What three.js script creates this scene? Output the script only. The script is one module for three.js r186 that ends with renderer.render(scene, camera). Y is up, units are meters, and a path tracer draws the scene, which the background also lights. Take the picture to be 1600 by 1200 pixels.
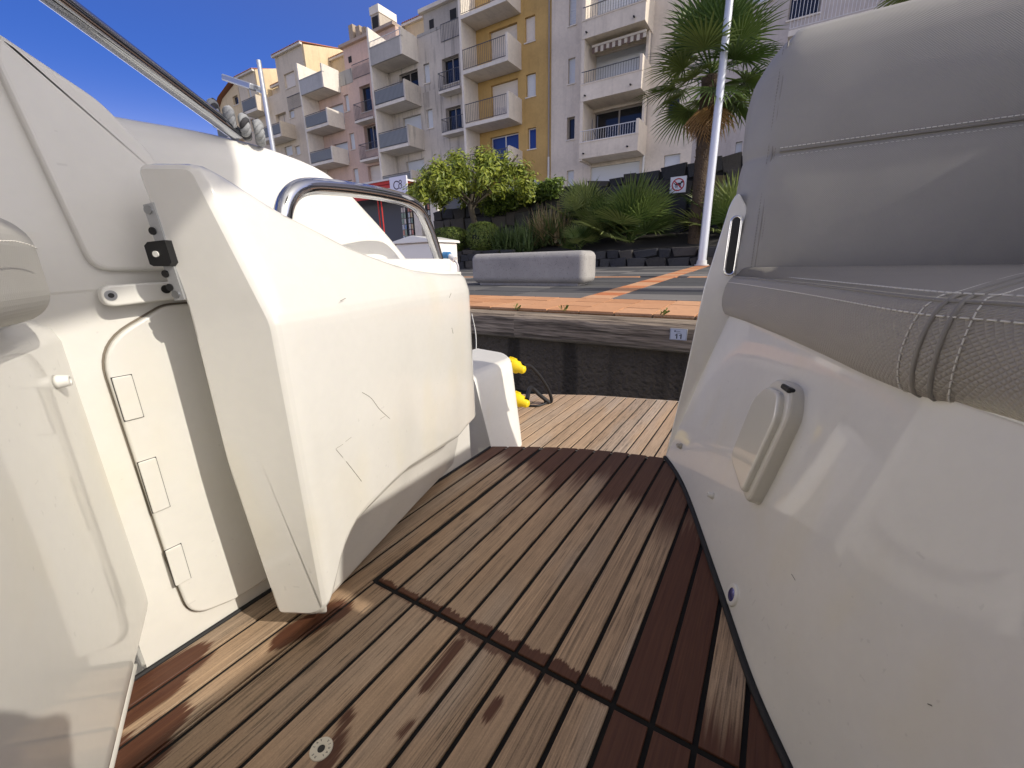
import * as THREE from 'three';
import { RoundedBoxGeometry } from 'three/addons/geometries/RoundedBoxGeometry.js';
import { mergeGeometries, mergeVertices, toCreasedNormals } from 'three/addons/utils/BufferGeometryUtils.js';
import { MarchingCubes } from 'three/addons/objects/MarchingCubes.js';

// ---------- camera, sky, sun, exposure ----------
const V = (x, y, z) => new THREE.Vector3(x, y, z);
const scene = new THREE.Scene();
const EYE = V(0, 0.58, 0);
const FOC = 640;                                        // focal length in pixels of a 1600x1200 frame
const camera = new THREE.PerspectiveCamera(2 * Math.atan(600 / FOC) * 180 / Math.PI, 4 / 3, 0.02, 900);
const cDown = V(46, 2168, FOC).normalize();
const cLeft = V(-1050, -165, FOC); cLeft.addScaledVector(cDown, -cLeft.dot(cDown)).normalize();
const cFwd = new THREE.Vector3().crossVectors(cDown, cLeft); if (cFwd.z < 0) cFwd.negate(); cFwd.normalize();
// world axes: x to the right along the quay, y up, -z towards the quay
const CR = V(-cLeft.x, -cDown.x, -cFwd.x), CD = V(-cLeft.y, -cDown.y, -cFwd.y), CF = V(-cLeft.z, -cDown.z, -cFwd.z);
camera.position.copy(EYE);
camera.quaternion.setFromRotationMatrix(new THREE.Matrix4().makeBasis(CR, CD.clone().negate(), CF.clone().negate()));
scene.add(camera);

const SUN = V(1, 0.71, -0.09).normalize();
{
  const W = 512, Hh = 256, d = new Float32Array(W * Hh * 4);
  for (let j = 0; j < Hh; j++) for (let i = 0; i < W; i++) {
    const th = ((j + .5) / Hh - .5) * Math.PI, ph = ((i + .5) / W - .5) * 2 * Math.PI;
    const x = Math.cos(th) * Math.cos(ph), y = Math.sin(th), z = Math.cos(th) * Math.sin(ph);
    const e = Math.max(0, y), k = Math.pow(1 - e, 4.2);
    const ang = Math.acos(Math.min(1, x * SUN.x + y * SUN.y + z * SUN.z)) * 57.3;
    const a = 2.4 * Math.exp(-ang / 9) + 1.9 * Math.exp(-ang / 28);
    const o = (j * W + i) * 4;
    const hz = Math.exp(-Math.pow(e / .115, 1.7)); const m = Math.pow(1 - e, 1.3); let r = .003 + .004 * m + .035 * k + 2.3 * hz, g = .018 + .076 * m + .12 * k + 1.95 * hz, b = .09 + .47 * m + .17 * k + 1.3 * hz;
    r += a; g += a * .91; b += a * .74;
    if (y < 0) { r = .16; g = .17; b = .17; }
    d[o] = r; d[o + 1] = g; d[o + 2] = b; d[o + 3] = 1;
  }
  const sky = new THREE.DataTexture(d, W, Hh, THREE.RGBAFormat, THREE.FloatType);
  sky.mapping = THREE.EquirectangularReflectionMapping; sky.magFilter = sky.minFilter = THREE.LinearFilter; sky.wrapS = THREE.RepeatWrapping; sky.needsUpdate = true;
  scene.background = sky; scene.environment = sky;
}
const sun = new THREE.DirectionalLight(new THREE.Color(1, .93, .82), 2.35);
sun.position.copy(SUN).multiplyScalar(40).add(V(-8, 0, -12)); sun.target.position.set(-8, 0, -12); scene.add(sun, sun.target);
sun.castShadow = true; sun.shadow.mapSize.set(4096, 4096); sun.shadow.radius = 1;
Object.assign(sun.shadow.camera, { left: -45, right: 45, top: 40, bottom: -40, near: 1, far: 160 });
const renderer = new THREE.WebGLRenderer({ antialias: true });
renderer.setSize(1024, 768); renderer.shadowMap.enabled = true; renderer.shadowMap.type = THREE.PCFSoftShadowMap;
renderer.toneMapping = THREE.LinearToneMapping; renderer.toneMappingExposure = 1.46;

// ---------- helpers ----------
const rng = s => () => { s |= 0; s = s + 0x6D2B79F5 | 0; let t = Math.imul(s ^ s >>> 15, 1 | s); t = t + Math.imul(t ^ t >>> 7, 61 | t) ^ t; return ((t ^ t >>> 14) >>> 0) / 4294967296; };
const hash = (x, y) => { let h = Math.imul(x | 0, 374761393) + Math.imul(y | 0, 668265263) | 0; h = Math.imul(h ^ h >>> 13, 1274126177); return ((h ^ h >>> 16) >>> 0) / 4294967296; };
const vn = (x, y) => { const i = Math.floor(x), j = Math.floor(y), f = x - i, g = y - j, u = f * f * (3 - 2 * f), v = g * g * (3 - 2 * g); const a = hash(i, j), b = hash(i + 1, j), c = hash(i, j + 1), d = hash(i + 1, j + 1); return a + (b - a) * u + (c - a) * v + (a - b - c + d) * u * v; };
const fbm = (x, y, n = 4) => { let s = 0, a = .5, t = 0; for (let i = 0; i < n; i++) { s += a * vn(x, y); t += a; x = x * 2.03 + 17.1; y = y * 2.03 + 5.7; a *= .5; } return s / t; };
const cl = (x, a = 0, b = 1) => Math.min(b, Math.max(a, x)), sm = (a, b, x) => { const t = cl((x - a) / (b - a)); return t * t * (3 - 2 * t); };
const ray = (px, py) => V(0, 0, 0).addScaledVector(CR, px - 800).addScaledVector(CD, py - 600).addScaledVector(CF, FOC);
const onY = (px, py, y = 0) => { const d = ray(px, py); return EYE.clone().addScaledVector(d, (y - .58) / d.y); };
const onX = (px, py, x) => { const d = ray(px, py); return EYE.clone().addScaledVector(d, x / d.x); };
const onZ = (px, py, z) => { const d = ray(px, py); return EYE.clone().addScaledVector(d, z / d.z); };
const onP = (px, py, p0, n) => { const d = ray(px, py); return EYE.clone().addScaledVector(d, p0.clone().sub(EYE).dot(n) / d.dot(n)); };

const used = {};
const numbered = n => { const k = used[n] = (used[n] ?? -1) + 1; return k ? n + '_' + String(k).padStart(3, '0') : n; };
const tag = (o, label, category, group) => { o.userData.label = label; o.userData.category = category; if (group) o.userData.group = group; return o; };
function thing(name, label, category, p, group) { const o = new THREE.Group(); o.name = numbered(name); if (p) o.position.copy(p); scene.add(o); return tag(o, label, category, group); }
function mk(name, geo, mat, parent, label) {
  if (Array.isArray(geo)) geo = mrg(geo);
  const m = new THREE.Mesh(geo, mat); m.name = parent ? name : numbered(name); m.castShadow = m.receiveShadow = true; (parent || scene).add(m); if (label) m.userData.label = label; return m;
}
const mrg = l => { l = l.map(g => { if (g.index) g = g.toNonIndexed(); const h = new THREE.BufferGeometry(); h.setAttribute('position', g.attributes.position); h.setAttribute('normal', g.attributes.normal); if (!g.attributes.uv) g.setAttribute('uv', new THREE.BufferAttribute(new Float32Array(g.attributes.position.count * 2), 2)); h.setAttribute('uv', g.attributes.uv); return h; }); return l.length == 1 ? l[0] : mergeGeometries(l); };
const struct = o => { o.userData.kind = 'structure'; return o; };
const bx = (x0, y0, z0, x1, y1, z1) => uvm(new THREE.BoxGeometry(Math.abs(x1 - x0), Math.abs(y1 - y0), Math.abs(z1 - z0)).translate((x0 + x1) / 2, (y0 + y1) / 2, (z0 + z1) / 2));
const rbx = (w, h, d, r, x = 0, y = 0, z = 0, s = 3) => uvm(new RoundedBoxGeometry(w, h, d, s, r).translate(x, y, z));
const cyl = (r0, r1, h, x, y, z, s = 12) => new THREE.CylinderGeometry(r1, r0, h, s).translate(x, y + h / 2, z);
const tube = (pts, r, seg = 40, rad = 10, closed = false) => new THREE.TubeGeometry(new THREE.CatmullRomCurve3(pts, closed, 'centripetal'), seg, r, rad, closed);
function bar(a, b, r, s = 8) { const d = b.clone().sub(a), g = new THREE.CylinderGeometry(r, r, d.length(), s); g.applyQuaternion(new THREE.Quaternion().setFromUnitVectors(V(0, 1, 0), d.normalize())); const c = a.clone().add(b).multiplyScalar(.5); return g.translate(c.x, c.y, c.z); }
// metre uv from positions and normals (planar by dominant axis)
function uvm(g) { const p = g.attributes.position, n = g.attributes.normal, u = new Float32Array(p.count * 2); for (let i = 0; i < p.count; i++) { const ax = Math.abs(n.getX(i)), ay = Math.abs(n.getY(i)), az = Math.abs(n.getZ(i)); if (ay > ax && ay > az) { u[2 * i] = p.getX(i); u[2 * i + 1] = p.getZ(i); } else if (ax > az) { u[2 * i] = p.getZ(i); u[2 * i + 1] = p.getY(i); } else { u[2 * i] = p.getX(i); u[2 * i + 1] = p.getY(i); } } g.setAttribute('uv', new THREE.BufferAttribute(u, 2)); return g; }
// surface from rows of points; uv in metres along both directions
function surf(rows, closeU = false) {
  const n = rows.length, m = rows[0].length, pos = [], uv = [], idx = []; let v = 0;
  for (let i = 0; i < n; i++) { if (i) v += rows[i][m >> 1].distanceTo(rows[i - 1][m >> 1]); let u = 0; for (let j = 0; j < m; j++) { if (j) u += rows[i][j].distanceTo(rows[i][j - 1]); const p = rows[i][j]; pos.push(p.x, p.y, p.z); uv.push(u, v); } }
  for (let i = 0; i < n - 1; i++) for (let j = 0; j < m - (closeU ? 0 : 1); j++) { const k = (j + 1) % m, a = i * m + j, b = i * m + k, c = (i + 1) * m + k, d = (i + 1) * m + j; idx.push(a, b, c, a, c, d); }
  const g = new THREE.BufferGeometry(); g.setAttribute('position', new THREE.Float32BufferAttribute(pos, 3)); g.setAttribute('uv', new THREE.Float32BufferAttribute(uv, 2)); g.setIndex(idx); g.computeVertexNormals(); return g;
}
function fan(ring, flip) { const c = ring.reduce((a, p) => a.add(p), V(0, 0, 0)).divideScalar(ring.length), pos = [], nn = ring.length; for (let i = 0; i < nn; i++) { const a = ring[i], b = ring[(i + 1) % nn]; const t = flip ? [c, b, a] : [c, a, b]; for (const p of t) pos.push(p.x, p.y, p.z); } const g = new THREE.BufferGeometry(); g.setAttribute('position', new THREE.Float32BufferAttribute(pos, 3)); g.computeVertexNormals(); return uvm(g); }
const curve = (pts, n) => new THREE.CatmullRomCurve3(pts, false, 'centripetal').getSpacedPoints(n);
// polygon corner rounding in 2D: pts [[x,y,r],...]
function rnd(pts, seg = 4, sup = 0) { const o = [], n = pts.length; for (let i = 0; i < n; i++) { const [x, y, r = 0] = pts[i]; const a = pts[(i + n - 1) % n], b = pts[(i + 1) % n]; const da = Math.hypot(a[0] - x, a[1] - y) + 1e-7, db = Math.hypot(b[0] - x, b[1] - y) + 1e-7; const k = Math.min(r, da * .48, db * .48); const p = [x + (a[0] - x) / da * k, y + (a[1] - y) / da * k], q = [x + (b[0] - x) / db * k, y + (b[1] - y) / db * k]; if (sup) { const e = Math.min(k * .35, (da - k) * .3); o.push([p[0] + (a[0] - x) / da * e, p[1] + (a[1] - y) / da * e]); } for (let s = 0; s <= seg; s++) { const t = s / seg, w0 = (1 - t) * (1 - t), w1 = 2 * t * (1 - t), w2 = t * t; o.push([p[0] * w0 + x * w1 + q[0] * w2, p[1] * w0 + y * w1 + q[1] * w2]); } if (sup) { const e = Math.min(k * .35, (db - k) * .3); o.push([q[0] + (b[0] - x) / db * e, q[1] + (b[1] - y) / db * e]); } } return o; }
const shp = pts => { const s = new THREE.Shape(); pts.forEach(([x, y], i) => i ? s.lineTo(x, y) : s.moveTo(x, y)); return s; };
const ext = (pts, depth, bev = 0, holes = []) => { const s = shp(pts); for (const h of holes) s.holes.push(shp(h)); return new THREE.ExtrudeGeometry(s, { depth, bevelEnabled: bev > 0, bevelSize: bev, bevelOffset: -bev, bevelThickness: bev, bevelSegments: 3, curveSegments: 8 }); };
function placeOn(g, p, n, up = V(0, 1, 0)) { const z = n.clone().normalize(), x = new THREE.Vector3().crossVectors(up, z).normalize(), y = new THREE.Vector3().crossVectors(z, x); g.applyMatrix4(new THREE.Matrix4().makeBasis(x, y, z).setPosition(p)); return g; }

// ---------- textures ----------
function tex(w, h, fn, { srgb = true, rep = [1, 1], wrap = true } = {}) {
  const d = new Uint8Array(w * h * 4);
  for (let j = 0; j < h; j++) for (let i = 0; i < w; i++) { const c = fn(i / w, j / h, i, j), o = 4 * (j * w + i); d[o] = cl(c[0]) * 255; d[o + 1] = cl(c[1]) * 255; d[o + 2] = cl(c[2]) * 255; d[o + 3] = 255; }
  const t = new THREE.DataTexture(d, w, h, THREE.RGBAFormat); t.magFilter = THREE.LinearFilter; t.minFilter = THREE.LinearMipmapLinearFilter; t.generateMipmaps = true; t.anisotropy = 8;
  if (wrap) t.wrapS = t.wrapT = THREE.RepeatWrapping; t.repeat.set(...rep); if (srgb) t.colorSpace = THREE.SRGBColorSpace; t.needsUpdate = true; return t;
}
const s3 = c => c.map(x => x <= .0031308 ? 12.92 * x : 1.055 * Math.pow(x, 1 / 2.4) - .055);       // linear to sRGB
const mixc = (a, b, t) => a.map((x, i) => x + (b[i] - x) * t);
const G1 = v => [v, v, v];
const std = (r, g, b, rough = .7, o = {}) => new THREE.MeshStandardMaterial({ color: new THREE.Color().setRGB(r, g, b), roughness: rough, ...o });
const phy = (r, g, b, rough = .4, o = {}) => new THREE.MeshPhysicalMaterial({ color: new THREE.Color().setRGB(r, g, b), roughness: rough, ...o });
// periodic fbm for tiles
const tnoise = (u, v, f, n = 4) => { let s = 0, a = .5, t = 0; for (let k = 0; k < n; k++) { const x = u * f, y = v * f, i = Math.floor(x), j = Math.floor(y), p = x - i, q = y - j, w = p * p * (3 - 2 * p), z = q * q * (3 - 2 * q), m = f; const H2 = (a, b) => hash(((a % m) + m) % m + k * 131, ((b % m) + m) % m); const A = H2(i, j), B = H2(i + 1, j), C = H2(i, j + 1), D = H2(i + 1, j + 1); s += a * (A + (B - A) * w + (C - A) * z + (A - B - C + D) * w * z); t += a; a *= .5; f *= 2; } return s / t; };
// ---------- materials ----------
const orange = tex(256, 256, (u, v) => G1(tnoise(u, v, 24, 2)), { srgb: false, rep: [8, 8] });
const gelMap = tex(512, 512, (u, v) => { const n = tnoise(u, v, 6, 5), s = tnoise(u, v, 60, 2); const sp = tnoise(u + .31, v + .17, 90, 1), k = (.955 + .07 * (n - .5) + .03 * (s - .5)) * (sp > .955 && n > .55 ? .90 : 1), yl = sm(.58, .8, tnoise(u + .5, v * .6, 5, 4)) * .04; return s3([.80 * k, .785 * k * (1 - .4 * yl), .735 * k * (1 - 1.6 * yl)]); }, { rep: [1.6, 1.6] });
const gel = phy(1, 1, 1, .34, { map: gelMap, clearcoat: 1, clearcoatRoughness: .06, bumpMap: orange, bumpScale: .00004 });
const gelMatt = phy(1, 1, 1, .45, { map: gelMap, clearcoat: .35, clearcoatRoughness: .25 });
const gelSide = phy(1, 1, 1, .42, { map: gelMap, clearcoat: .8, clearcoatRoughness: .05, specularIntensity: .6, bumpMap: orange, bumpScale: .00006 });
const plasW = phy(.78, .77, .72, .35, { clearcoat: .4, clearcoatRoughness: .2 });
const rubber = std(.012, .012, .014, .7), caulk = std(.006, .006, .006, .95);
const chrome = std(.78, .79, .80, .07, { metalness: 1 });
const wornChrome = std(.60, .61, .63, 1, { metalness: 1, roughnessMap: tex(256, 256, (u, v) => { const n = tnoise(u, v, 10, 4); const k = .08 + .5 * sm(.56, .72, n); return [0, k, 1]; }, { srgb: false }) });
const blackP = std(.008, .008, .009, .45), yellowP = phy(.85, .62, .01, .45), blueP = std(.02, .16, .38, .4);
const steel = std(.42, .43, .44, .32, { metalness: 1 });

// ---------- teak floor texture in floor metres ----------
const FX0 = -.78, FX1 = .37, FZ0 = -1.28, FZ1 = .40, SEAM = -.1128, PITCH = .0516;
const crossZ = x => -.4035 - (x + .525) * .028;
const wetSpots = [];
function spot(px, py, px2, py2, w, amt = 1) { const a = onY(px, py), b = onY(px2, py2); wetSpots.push([a.x, a.z, b.x, b.z, w, amt]); }
spot(716, 1008, 668, 1070, .011); spot(640, 1132, 626, 1146, .005); spot(775, 1098, 762, 1116, .007); spot(452, 1109, 446, 1115, .002);
spot(545, 1120, 505, 1195, .009); spot(205, 1085, 290, 1034, .024, 1.2); spot(190, 1120, 250, 1080, .02, 1.1); spot(190, 1185, 248, 1140, .024, 1.1);
spot(525, 955, 455, 990, .021); spot(175, 1190, 215, 1180, .03); 
function teakAt(x, z, seed) {
  const k = Math.floor((x - SEAM) / PITCH), hb = hash(k * 7 + 3, seed + (z > crossZ(x) && x > -.58 ? 5 : 0));
  const h2 = hash(k * 13 + 1, seed + 9), h3 = hash(k * 5 + 2, seed + 4);
  const wob = (vn(x * 16 + k * 9, z * 3) - .5) * .007;
  const g1 = vn((x + wob) * (380 + 280 * h2), z * 11 + k * 31), g2 = vn((x + wob * .7) * 1050, z * 34 + k * 17), g3 = fbm(x * 26 + k * 5, z * 4 + 3, 3);
  const pore = sm(.58, .86, vn((x + wob * .5) * (560 + 260 * h3), z * 26 + k * 71));
  const ln = vn((x + wob) * (560 + 220 * h2), z * 4 + k * 13) - .5, spk = vn(x * 1500, z * 900) - .5;
  let t = .84 + .24 * (hb - .5) + .14 * (g1 - .5) + .20 * (g2 - .5) + .20 * (g3 - .5) + (.10 + .62 * h3 * h3) * ln + .22 * spk - .26 * pore * (.3 + h2);
  // weathered silver patches
  const silver = sm(.42, .70, fbm(x * 12 + 40, z * 3 + seed, 3)) * .7;
  let c = mixc([.475, .325, .205], [.46, .365, .28], silver * (.35 + .75 * h3));
  c = c.map(v => v * t);
  return { c, g1, g2, k };
}
const TK = 2048;
const teakMap = tex(TK, TK, (u, v, i, j) => {
  const x = FX0 + (i + .5) / TK * (FX1 - FX0), z = FZ0 + (j + .5) / TK * (FZ1 - FZ0);
  const { c, g1, g2, k } = teakAt(x, z, 11);
  const rag = (vn(x * 1100, 3.3 + k) - .5) * .014 + (vn(x * 240, z * 9) - .5) * .014 + (vn(x * 60, k * 3.1) - .5) * .02;
  let w = 0; const d = z - crossZ(x);
  if (x > -.575 && x < -.108) { if (d < 0) w = Math.max(w, sm(.002, -.002, -d - .013 - rag * .45 - .010 * sm(-.5, -.25, x))); else w = Math.max(w, sm(.004, -.004, d - (x > -.37 && x < -.2 ? .016 : .006) - rag * .5) * .85); }
  const kk = Math.floor((x - SEAM) / PITCH);
  const st = (vn(x * 420, k * 7.7) - .5) * .07 + (vn(x * 130, z * 5 + k) - .5) * .05;
  if (kk === 0) w = Math.max(w, sm(-1.02, -.84, z + st));
  if (kk === 1) w = 1;
  if (kk === 2) w = Math.max(w, sm(-.52, -.44, z + st * .7), sm(-.64, -.72, z + st));
  if (kk >= 3) w = 1;
  if (kk === -1) w = Math.max(w, sm(-.82, -1.0, z + st) * .9);
  if (z < -.75) w = Math.max(w, sm(.50, .74, fbm(x * 14 + kk * 3.3, z * 3.2, 3) + sm(-.84, -1.10, z + st) * .50 + (x < -.42 ? .10 : 0) + (kk % 2 ? .02 : -.02) + st) * .92 * sm(-.75, -.92, z + st));
  for (const [ax, az, bx_, bz, ww, am] of wetSpots) { const ex = bx_ - ax, ez = bz - az, t = cl(((x - ax) * ex + (z - az) * ez) / (ex * ex + ez * ez)); const dd = Math.hypot((x - ax - ex * t), (z - az - ez * t) * .75); w = Math.max(w, sm(.004, -.003, dd - ww + rag * .55) * Math.min(1, am)); }
  const wet = mixc([.066, .019, .008], [.112, .042, .018], g1 * .6 + g2 * .4);
  return s3(mixc(c, wet, w));
}, { wrap: false });
const teakBump = tex(1024, 1024, (u, v) => { const x = u * .55, z = v * .85; return G1(.5 + .5 * (vn(x * 900, z * 9) - .5) + .35 * (vn(x * 2000, z * 25) - .5) - .5 * Math.pow(vn(x * 950, z * 38), 4)); }, { srgb: false });
const teak = std(1, 1, 1, .62, { map: teakMap, bumpMap: teakBump, bumpScale: .0006 });
const platMap = tex(1024, 1024, (u, v, i, j) => { const x = -1.2 + u * 1.0, z = -2.4 + v * 1.3; const { c } = teakAt(x, z, 23); return s3(c.map((q, n) => q * [1.06, 1.08, 1.12][n])); }, { wrap: true });
const teakPlat = std(1, 1, 1, .7, { map: platMap, bumpMap: teakBump, bumpScale: .0006 });

// ---------- the boat ----------
const boat = thing('motor_boat', 'white motor boat with teak cockpit floor, open transom gate and swim platform', 'boat', V(0, 0, 0));
const clip = (poly, f) => { const o = []; for (let i = 0; i < poly.length; i++) { const a = poly[i], b = poly[(i + 1) % poly.length], fa = f(a), fb = f(b); if (fa >= 0) o.push(a); if ((fa >= 0) !== (fb >= 0)) { const t = fa / (fa - fb); o.push([a[0] + (b[0] - a[0]) * t, a[1] + (b[1] - a[1]) * t]); } } return o; };
// floor outline in (x, -z)
const wallBase = [[-.218, -1.207], [-.153, -1.109], [-.095, -.948], [-.022, -.739], [.007, -.662], [.036, -.572], [.062, -.505], [.092, -.452], [.118, -.39], [.136, -.32], [.146, -.2], [.15, -.05], [.15, .9]];
const benchFront = [[-.085, -1.285], [-.105, -1.262], [-.108, -1.235], [-.06, -1.12], [-.004, -.976], [.045, -.84], [.082, -.726], [.112, -.63], [.14, -.572], [.178, -.543], [.204, -.50], [.216, -.42], [.221, -.30], [.222, -.1], [.222, .9]];
const wallTopC = [[-.110, -1.235], [-.062, -1.112], [-.008, -.972], [.072, -.745], [.095, -.668], [.128, -.588], [.158, -.540], [.183, -.498], [.203, -.45], [.216, -.38], [.224, -.26], [.227, -.06], [.228, .9]];
const ctl = (pts, y) => new THREE.CatmullRomCurve3(pts.map(([x, z]) => V(x + (y ? .013 : 0), y, z)), false, 'centripetal').getPoints(72);
const relax = (P, n) => { for (let k = 0; k < n; k++) for (let i = 1; i < P.length - 1; i++) { const m = P[i - 1].clone().add(P[i + 1]).multiplyScalar(.5); P[i].lerp(m, .5); } return P; };
const WB2 = relax(ctl(wallBase, 0), 26), WT = relax(ctl(wallTopC, .44), 60);
const edgeZ = x => -1.006 - (x + .733) * .383 - .03 * Math.sin((x + .733) / .515 * Math.PI);
const floorOut = [];
for (let i = 0; i <= 8; i++) { const x = -.727 + (.727 - .222) * i / 8; floorOut.push([x, -edgeZ(x)]); }
WB2.forEach(p => floorOut.push([p.x, -p.z]));
floorOut.push([-.55, -.9], [-.62, .018], [-.727, .076]);
function plankGeo(poly, y0, th, u0, u1, w0, w1) {
  const s = shp(poly); const g = new THREE.ExtrudeGeometry(s, { depth: th, bevelEnabled: true, bevelSize: .0009, bevelOffset: -.0009, bevelThickness: .0009, bevelSegments: 1 });
  g.rotateX(-Math.PI / 2); g.translate(0, y0, 0); const p = g.attributes.position, uv = g.attributes.uv;
  for (let i = 0; i < p.count; i++) uv.setXY(i, (p.getX(i) - u0) / (u1 - u0), (p.getZ(i) - w0) / (w1 - w0)); return g;
}
{
  const base = ext(floorOut.map(([x, y]) => [x, y]), .02); base.rotateX(-Math.PI / 2); base.translate(0, -.0235, 0);
  const deck = mk('deck', base, caulk, boat);
  const half = .0035, dk = [];
  for (let k = -13; k < 12; k++) {
    const a = SEAM + k * PITCH + half, b = SEAM + (k + 1) * PITCH - half;
    let strip = clip(clip(floorOut, p => p[0] - a), p => b - p[0]);
    if (strip.length < 3) continue;
    strip = clip(strip, p => p[1] + .55);                       // forward of this the floor is out of sight
    // keep a margin of caulk along the edges
    if (b < -.57 && b > -.63) strip = clip(strip, p => -.5862 - p[0]);
    const parts = b < -.57 ? [strip] : [clip(strip, p => p[1] + crossZ(p[0]) - .0045), clip(strip, p => -crossZ(p[0]) - .0045 - p[1])];
    for (const q of parts) { if (q.length < 3) continue; const A = Math.abs(THREE.ShapeUtils.area(q.map(p => new THREE.Vector2(...p)))); if (A < 4e-5) continue; const m = mk('plank', plankGeo(q, -.0035, .0026, FX0, FX1, FZ0, FZ1), teak, deck); }
  }
  // the narrow teak strip left along the hatch edge
  mk('plank', plankGeo(rnd([[-.5835, .4], [-.5805, .4], [-.5805, -.3], [-.5835, -.3]]), -.0035, .0022, FX0, FX1, FZ0, FZ1), teak, deck);
  // black sealing bead round the floor
  const bead = [...WB2.slice(0, 56).map(p => V(p.x - .002, .0015, p.z + .001))];
  mk('sealing_bead', [tube(bead, .0062, 120, 6), tube([V(-.727, .001, -.06), V(-.727, .001, -.5), V(-.727, .001, -1.0)], .0045, 30, 6), tube([V(-.731, .001, -.07), V(-.617, .001, -.02), V(-.4, .001, .08)], .005, 20, 6)], rubber, boat);
  const dr = onY(502, 1170, .0005);
  const dc = document.createElement('canvas'); dc.width = dc.height = 256; const c = dc.getContext('2d'); c.fillStyle = '#d9d2c0'; c.fillRect(0, 0, 256, 256); c.translate(128, 128); c.fillStyle = '#4a443a'; c.font = 'bold 34px sans-serif'; c.textAlign = 'center'; c.textBaseline = 'middle';
  [...'VIDAL DE LAY '].forEach((ch, i) => { c.save(); c.rotate(i / 13 * 2 * Math.PI); c.translate(0, -92); c.fillText(ch, 0, 0); c.restore(); });
  const dt = new THREE.CanvasTexture(dc); dt.colorSpace = THREE.SRGBColorSpace;
  const ring = new THREE.LatheGeometry([[.0045, -.001], [.0045, .0008], [.0053, .0014], [.0128, .0014], [.0138, .0006], [.0138, -.001]].map(p => new THREE.Vector2(...p)), 32);
  { const p = ring.attributes.position, uv = ring.attributes.uv; for (let i = 0; i < p.count; i++) uv.setXY(i, .5 + p.getX(i) / .0276, .5 - p.getZ(i) / .0276); }
  ring.translate(dr.x, 0, dr.z); mk('deck_socket', ring, std(1, 1, 1, .4, { map: dt }), deck); mk('socket_hole', new THREE.CylinderGeometry(.0047, .0047, .0012, 16).translate(dr.x, .0001, dr.z), blackP, deck);
}
// swim platform
{
  const PX = x => -2.243 + .30 * Math.pow((x - .1) / 1.25, 2) - .0 * x;
  const far = []; for (let i = 0; i <= 14; i++) { const x = -1.22 + i * .2; far.push([x, 0]); }
  const fz = x => { const pts = [[-1.3, 1.82], [-1.12, 1.95], [-.785, 2.103], [-.363, 2.221], [.1, 2.30], [.7, 2.34], [1.6, 2.3]]; for (let i = 0; i < pts.length - 1; i++) if (x <= pts[i + 1][0]) { const t = (x - pts[i][0]) / (pts[i + 1][0] - pts[i][0]); return pts[i][1] + (pts[i + 1][1] - pts[i][1]) * t; } return 2.3; };
  const out = [[-1.2, .95]]; for (let i = 0; i <= 26; i++) { const x = -1.2 + i * .1; out.push([x, fz(x)]); } out.push([1.4, .95]);
  const slab = out.map(([x, y]) => [x, y > 1 ? y + .028 : y]);
  const g = ext(slab, .07, .012); g.rotateX(-Math.PI / 2); g.translate(0, -.151 - .082, 0); const plat = mk('swim_platform', uvm(g), gelMatt, boat);
  const cg = ext(out, .002); cg.rotateX(-Math.PI / 2); cg.translate(0, -.1545, 0); mk('caulk_bed', cg.translate(0, .0045, 0), caulk, plat);
  for (let k = -20; k < 12; k++) { const a = -.312 + k * PITCH + .0036, b = -.312 + (k + 1) * PITCH - .0036; const q = clip(clip(clip(out, p => p[0] - a), p => b - p[0]), p => p[1] - 1.0); if (q.length > 2) mk('plank', plankGeo(q, -.1478, .0028, -1.2, -.2, -2.4, -1.1), teakPlat, plat); }
  // riser between cockpit floor and platform, hull under it
  const rows = [[], []]; for (let i = 0; i <= 12; i++) { const x = -.76 + i * .08, z = Math.max(edgeZ(Math.min(x, -.2)) - (x > -.2 ? (x + .2) * .38 : 0), -9) + .012; rows[0].push(V(x, -.001, z)); rows[1].push(V(x, -.21, z)); }
  mk('step_riser', surf(rows), new THREE.MeshPhysicalMaterial().copy(gelMatt), boat).material.side = THREE.DoubleSide;
}
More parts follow.
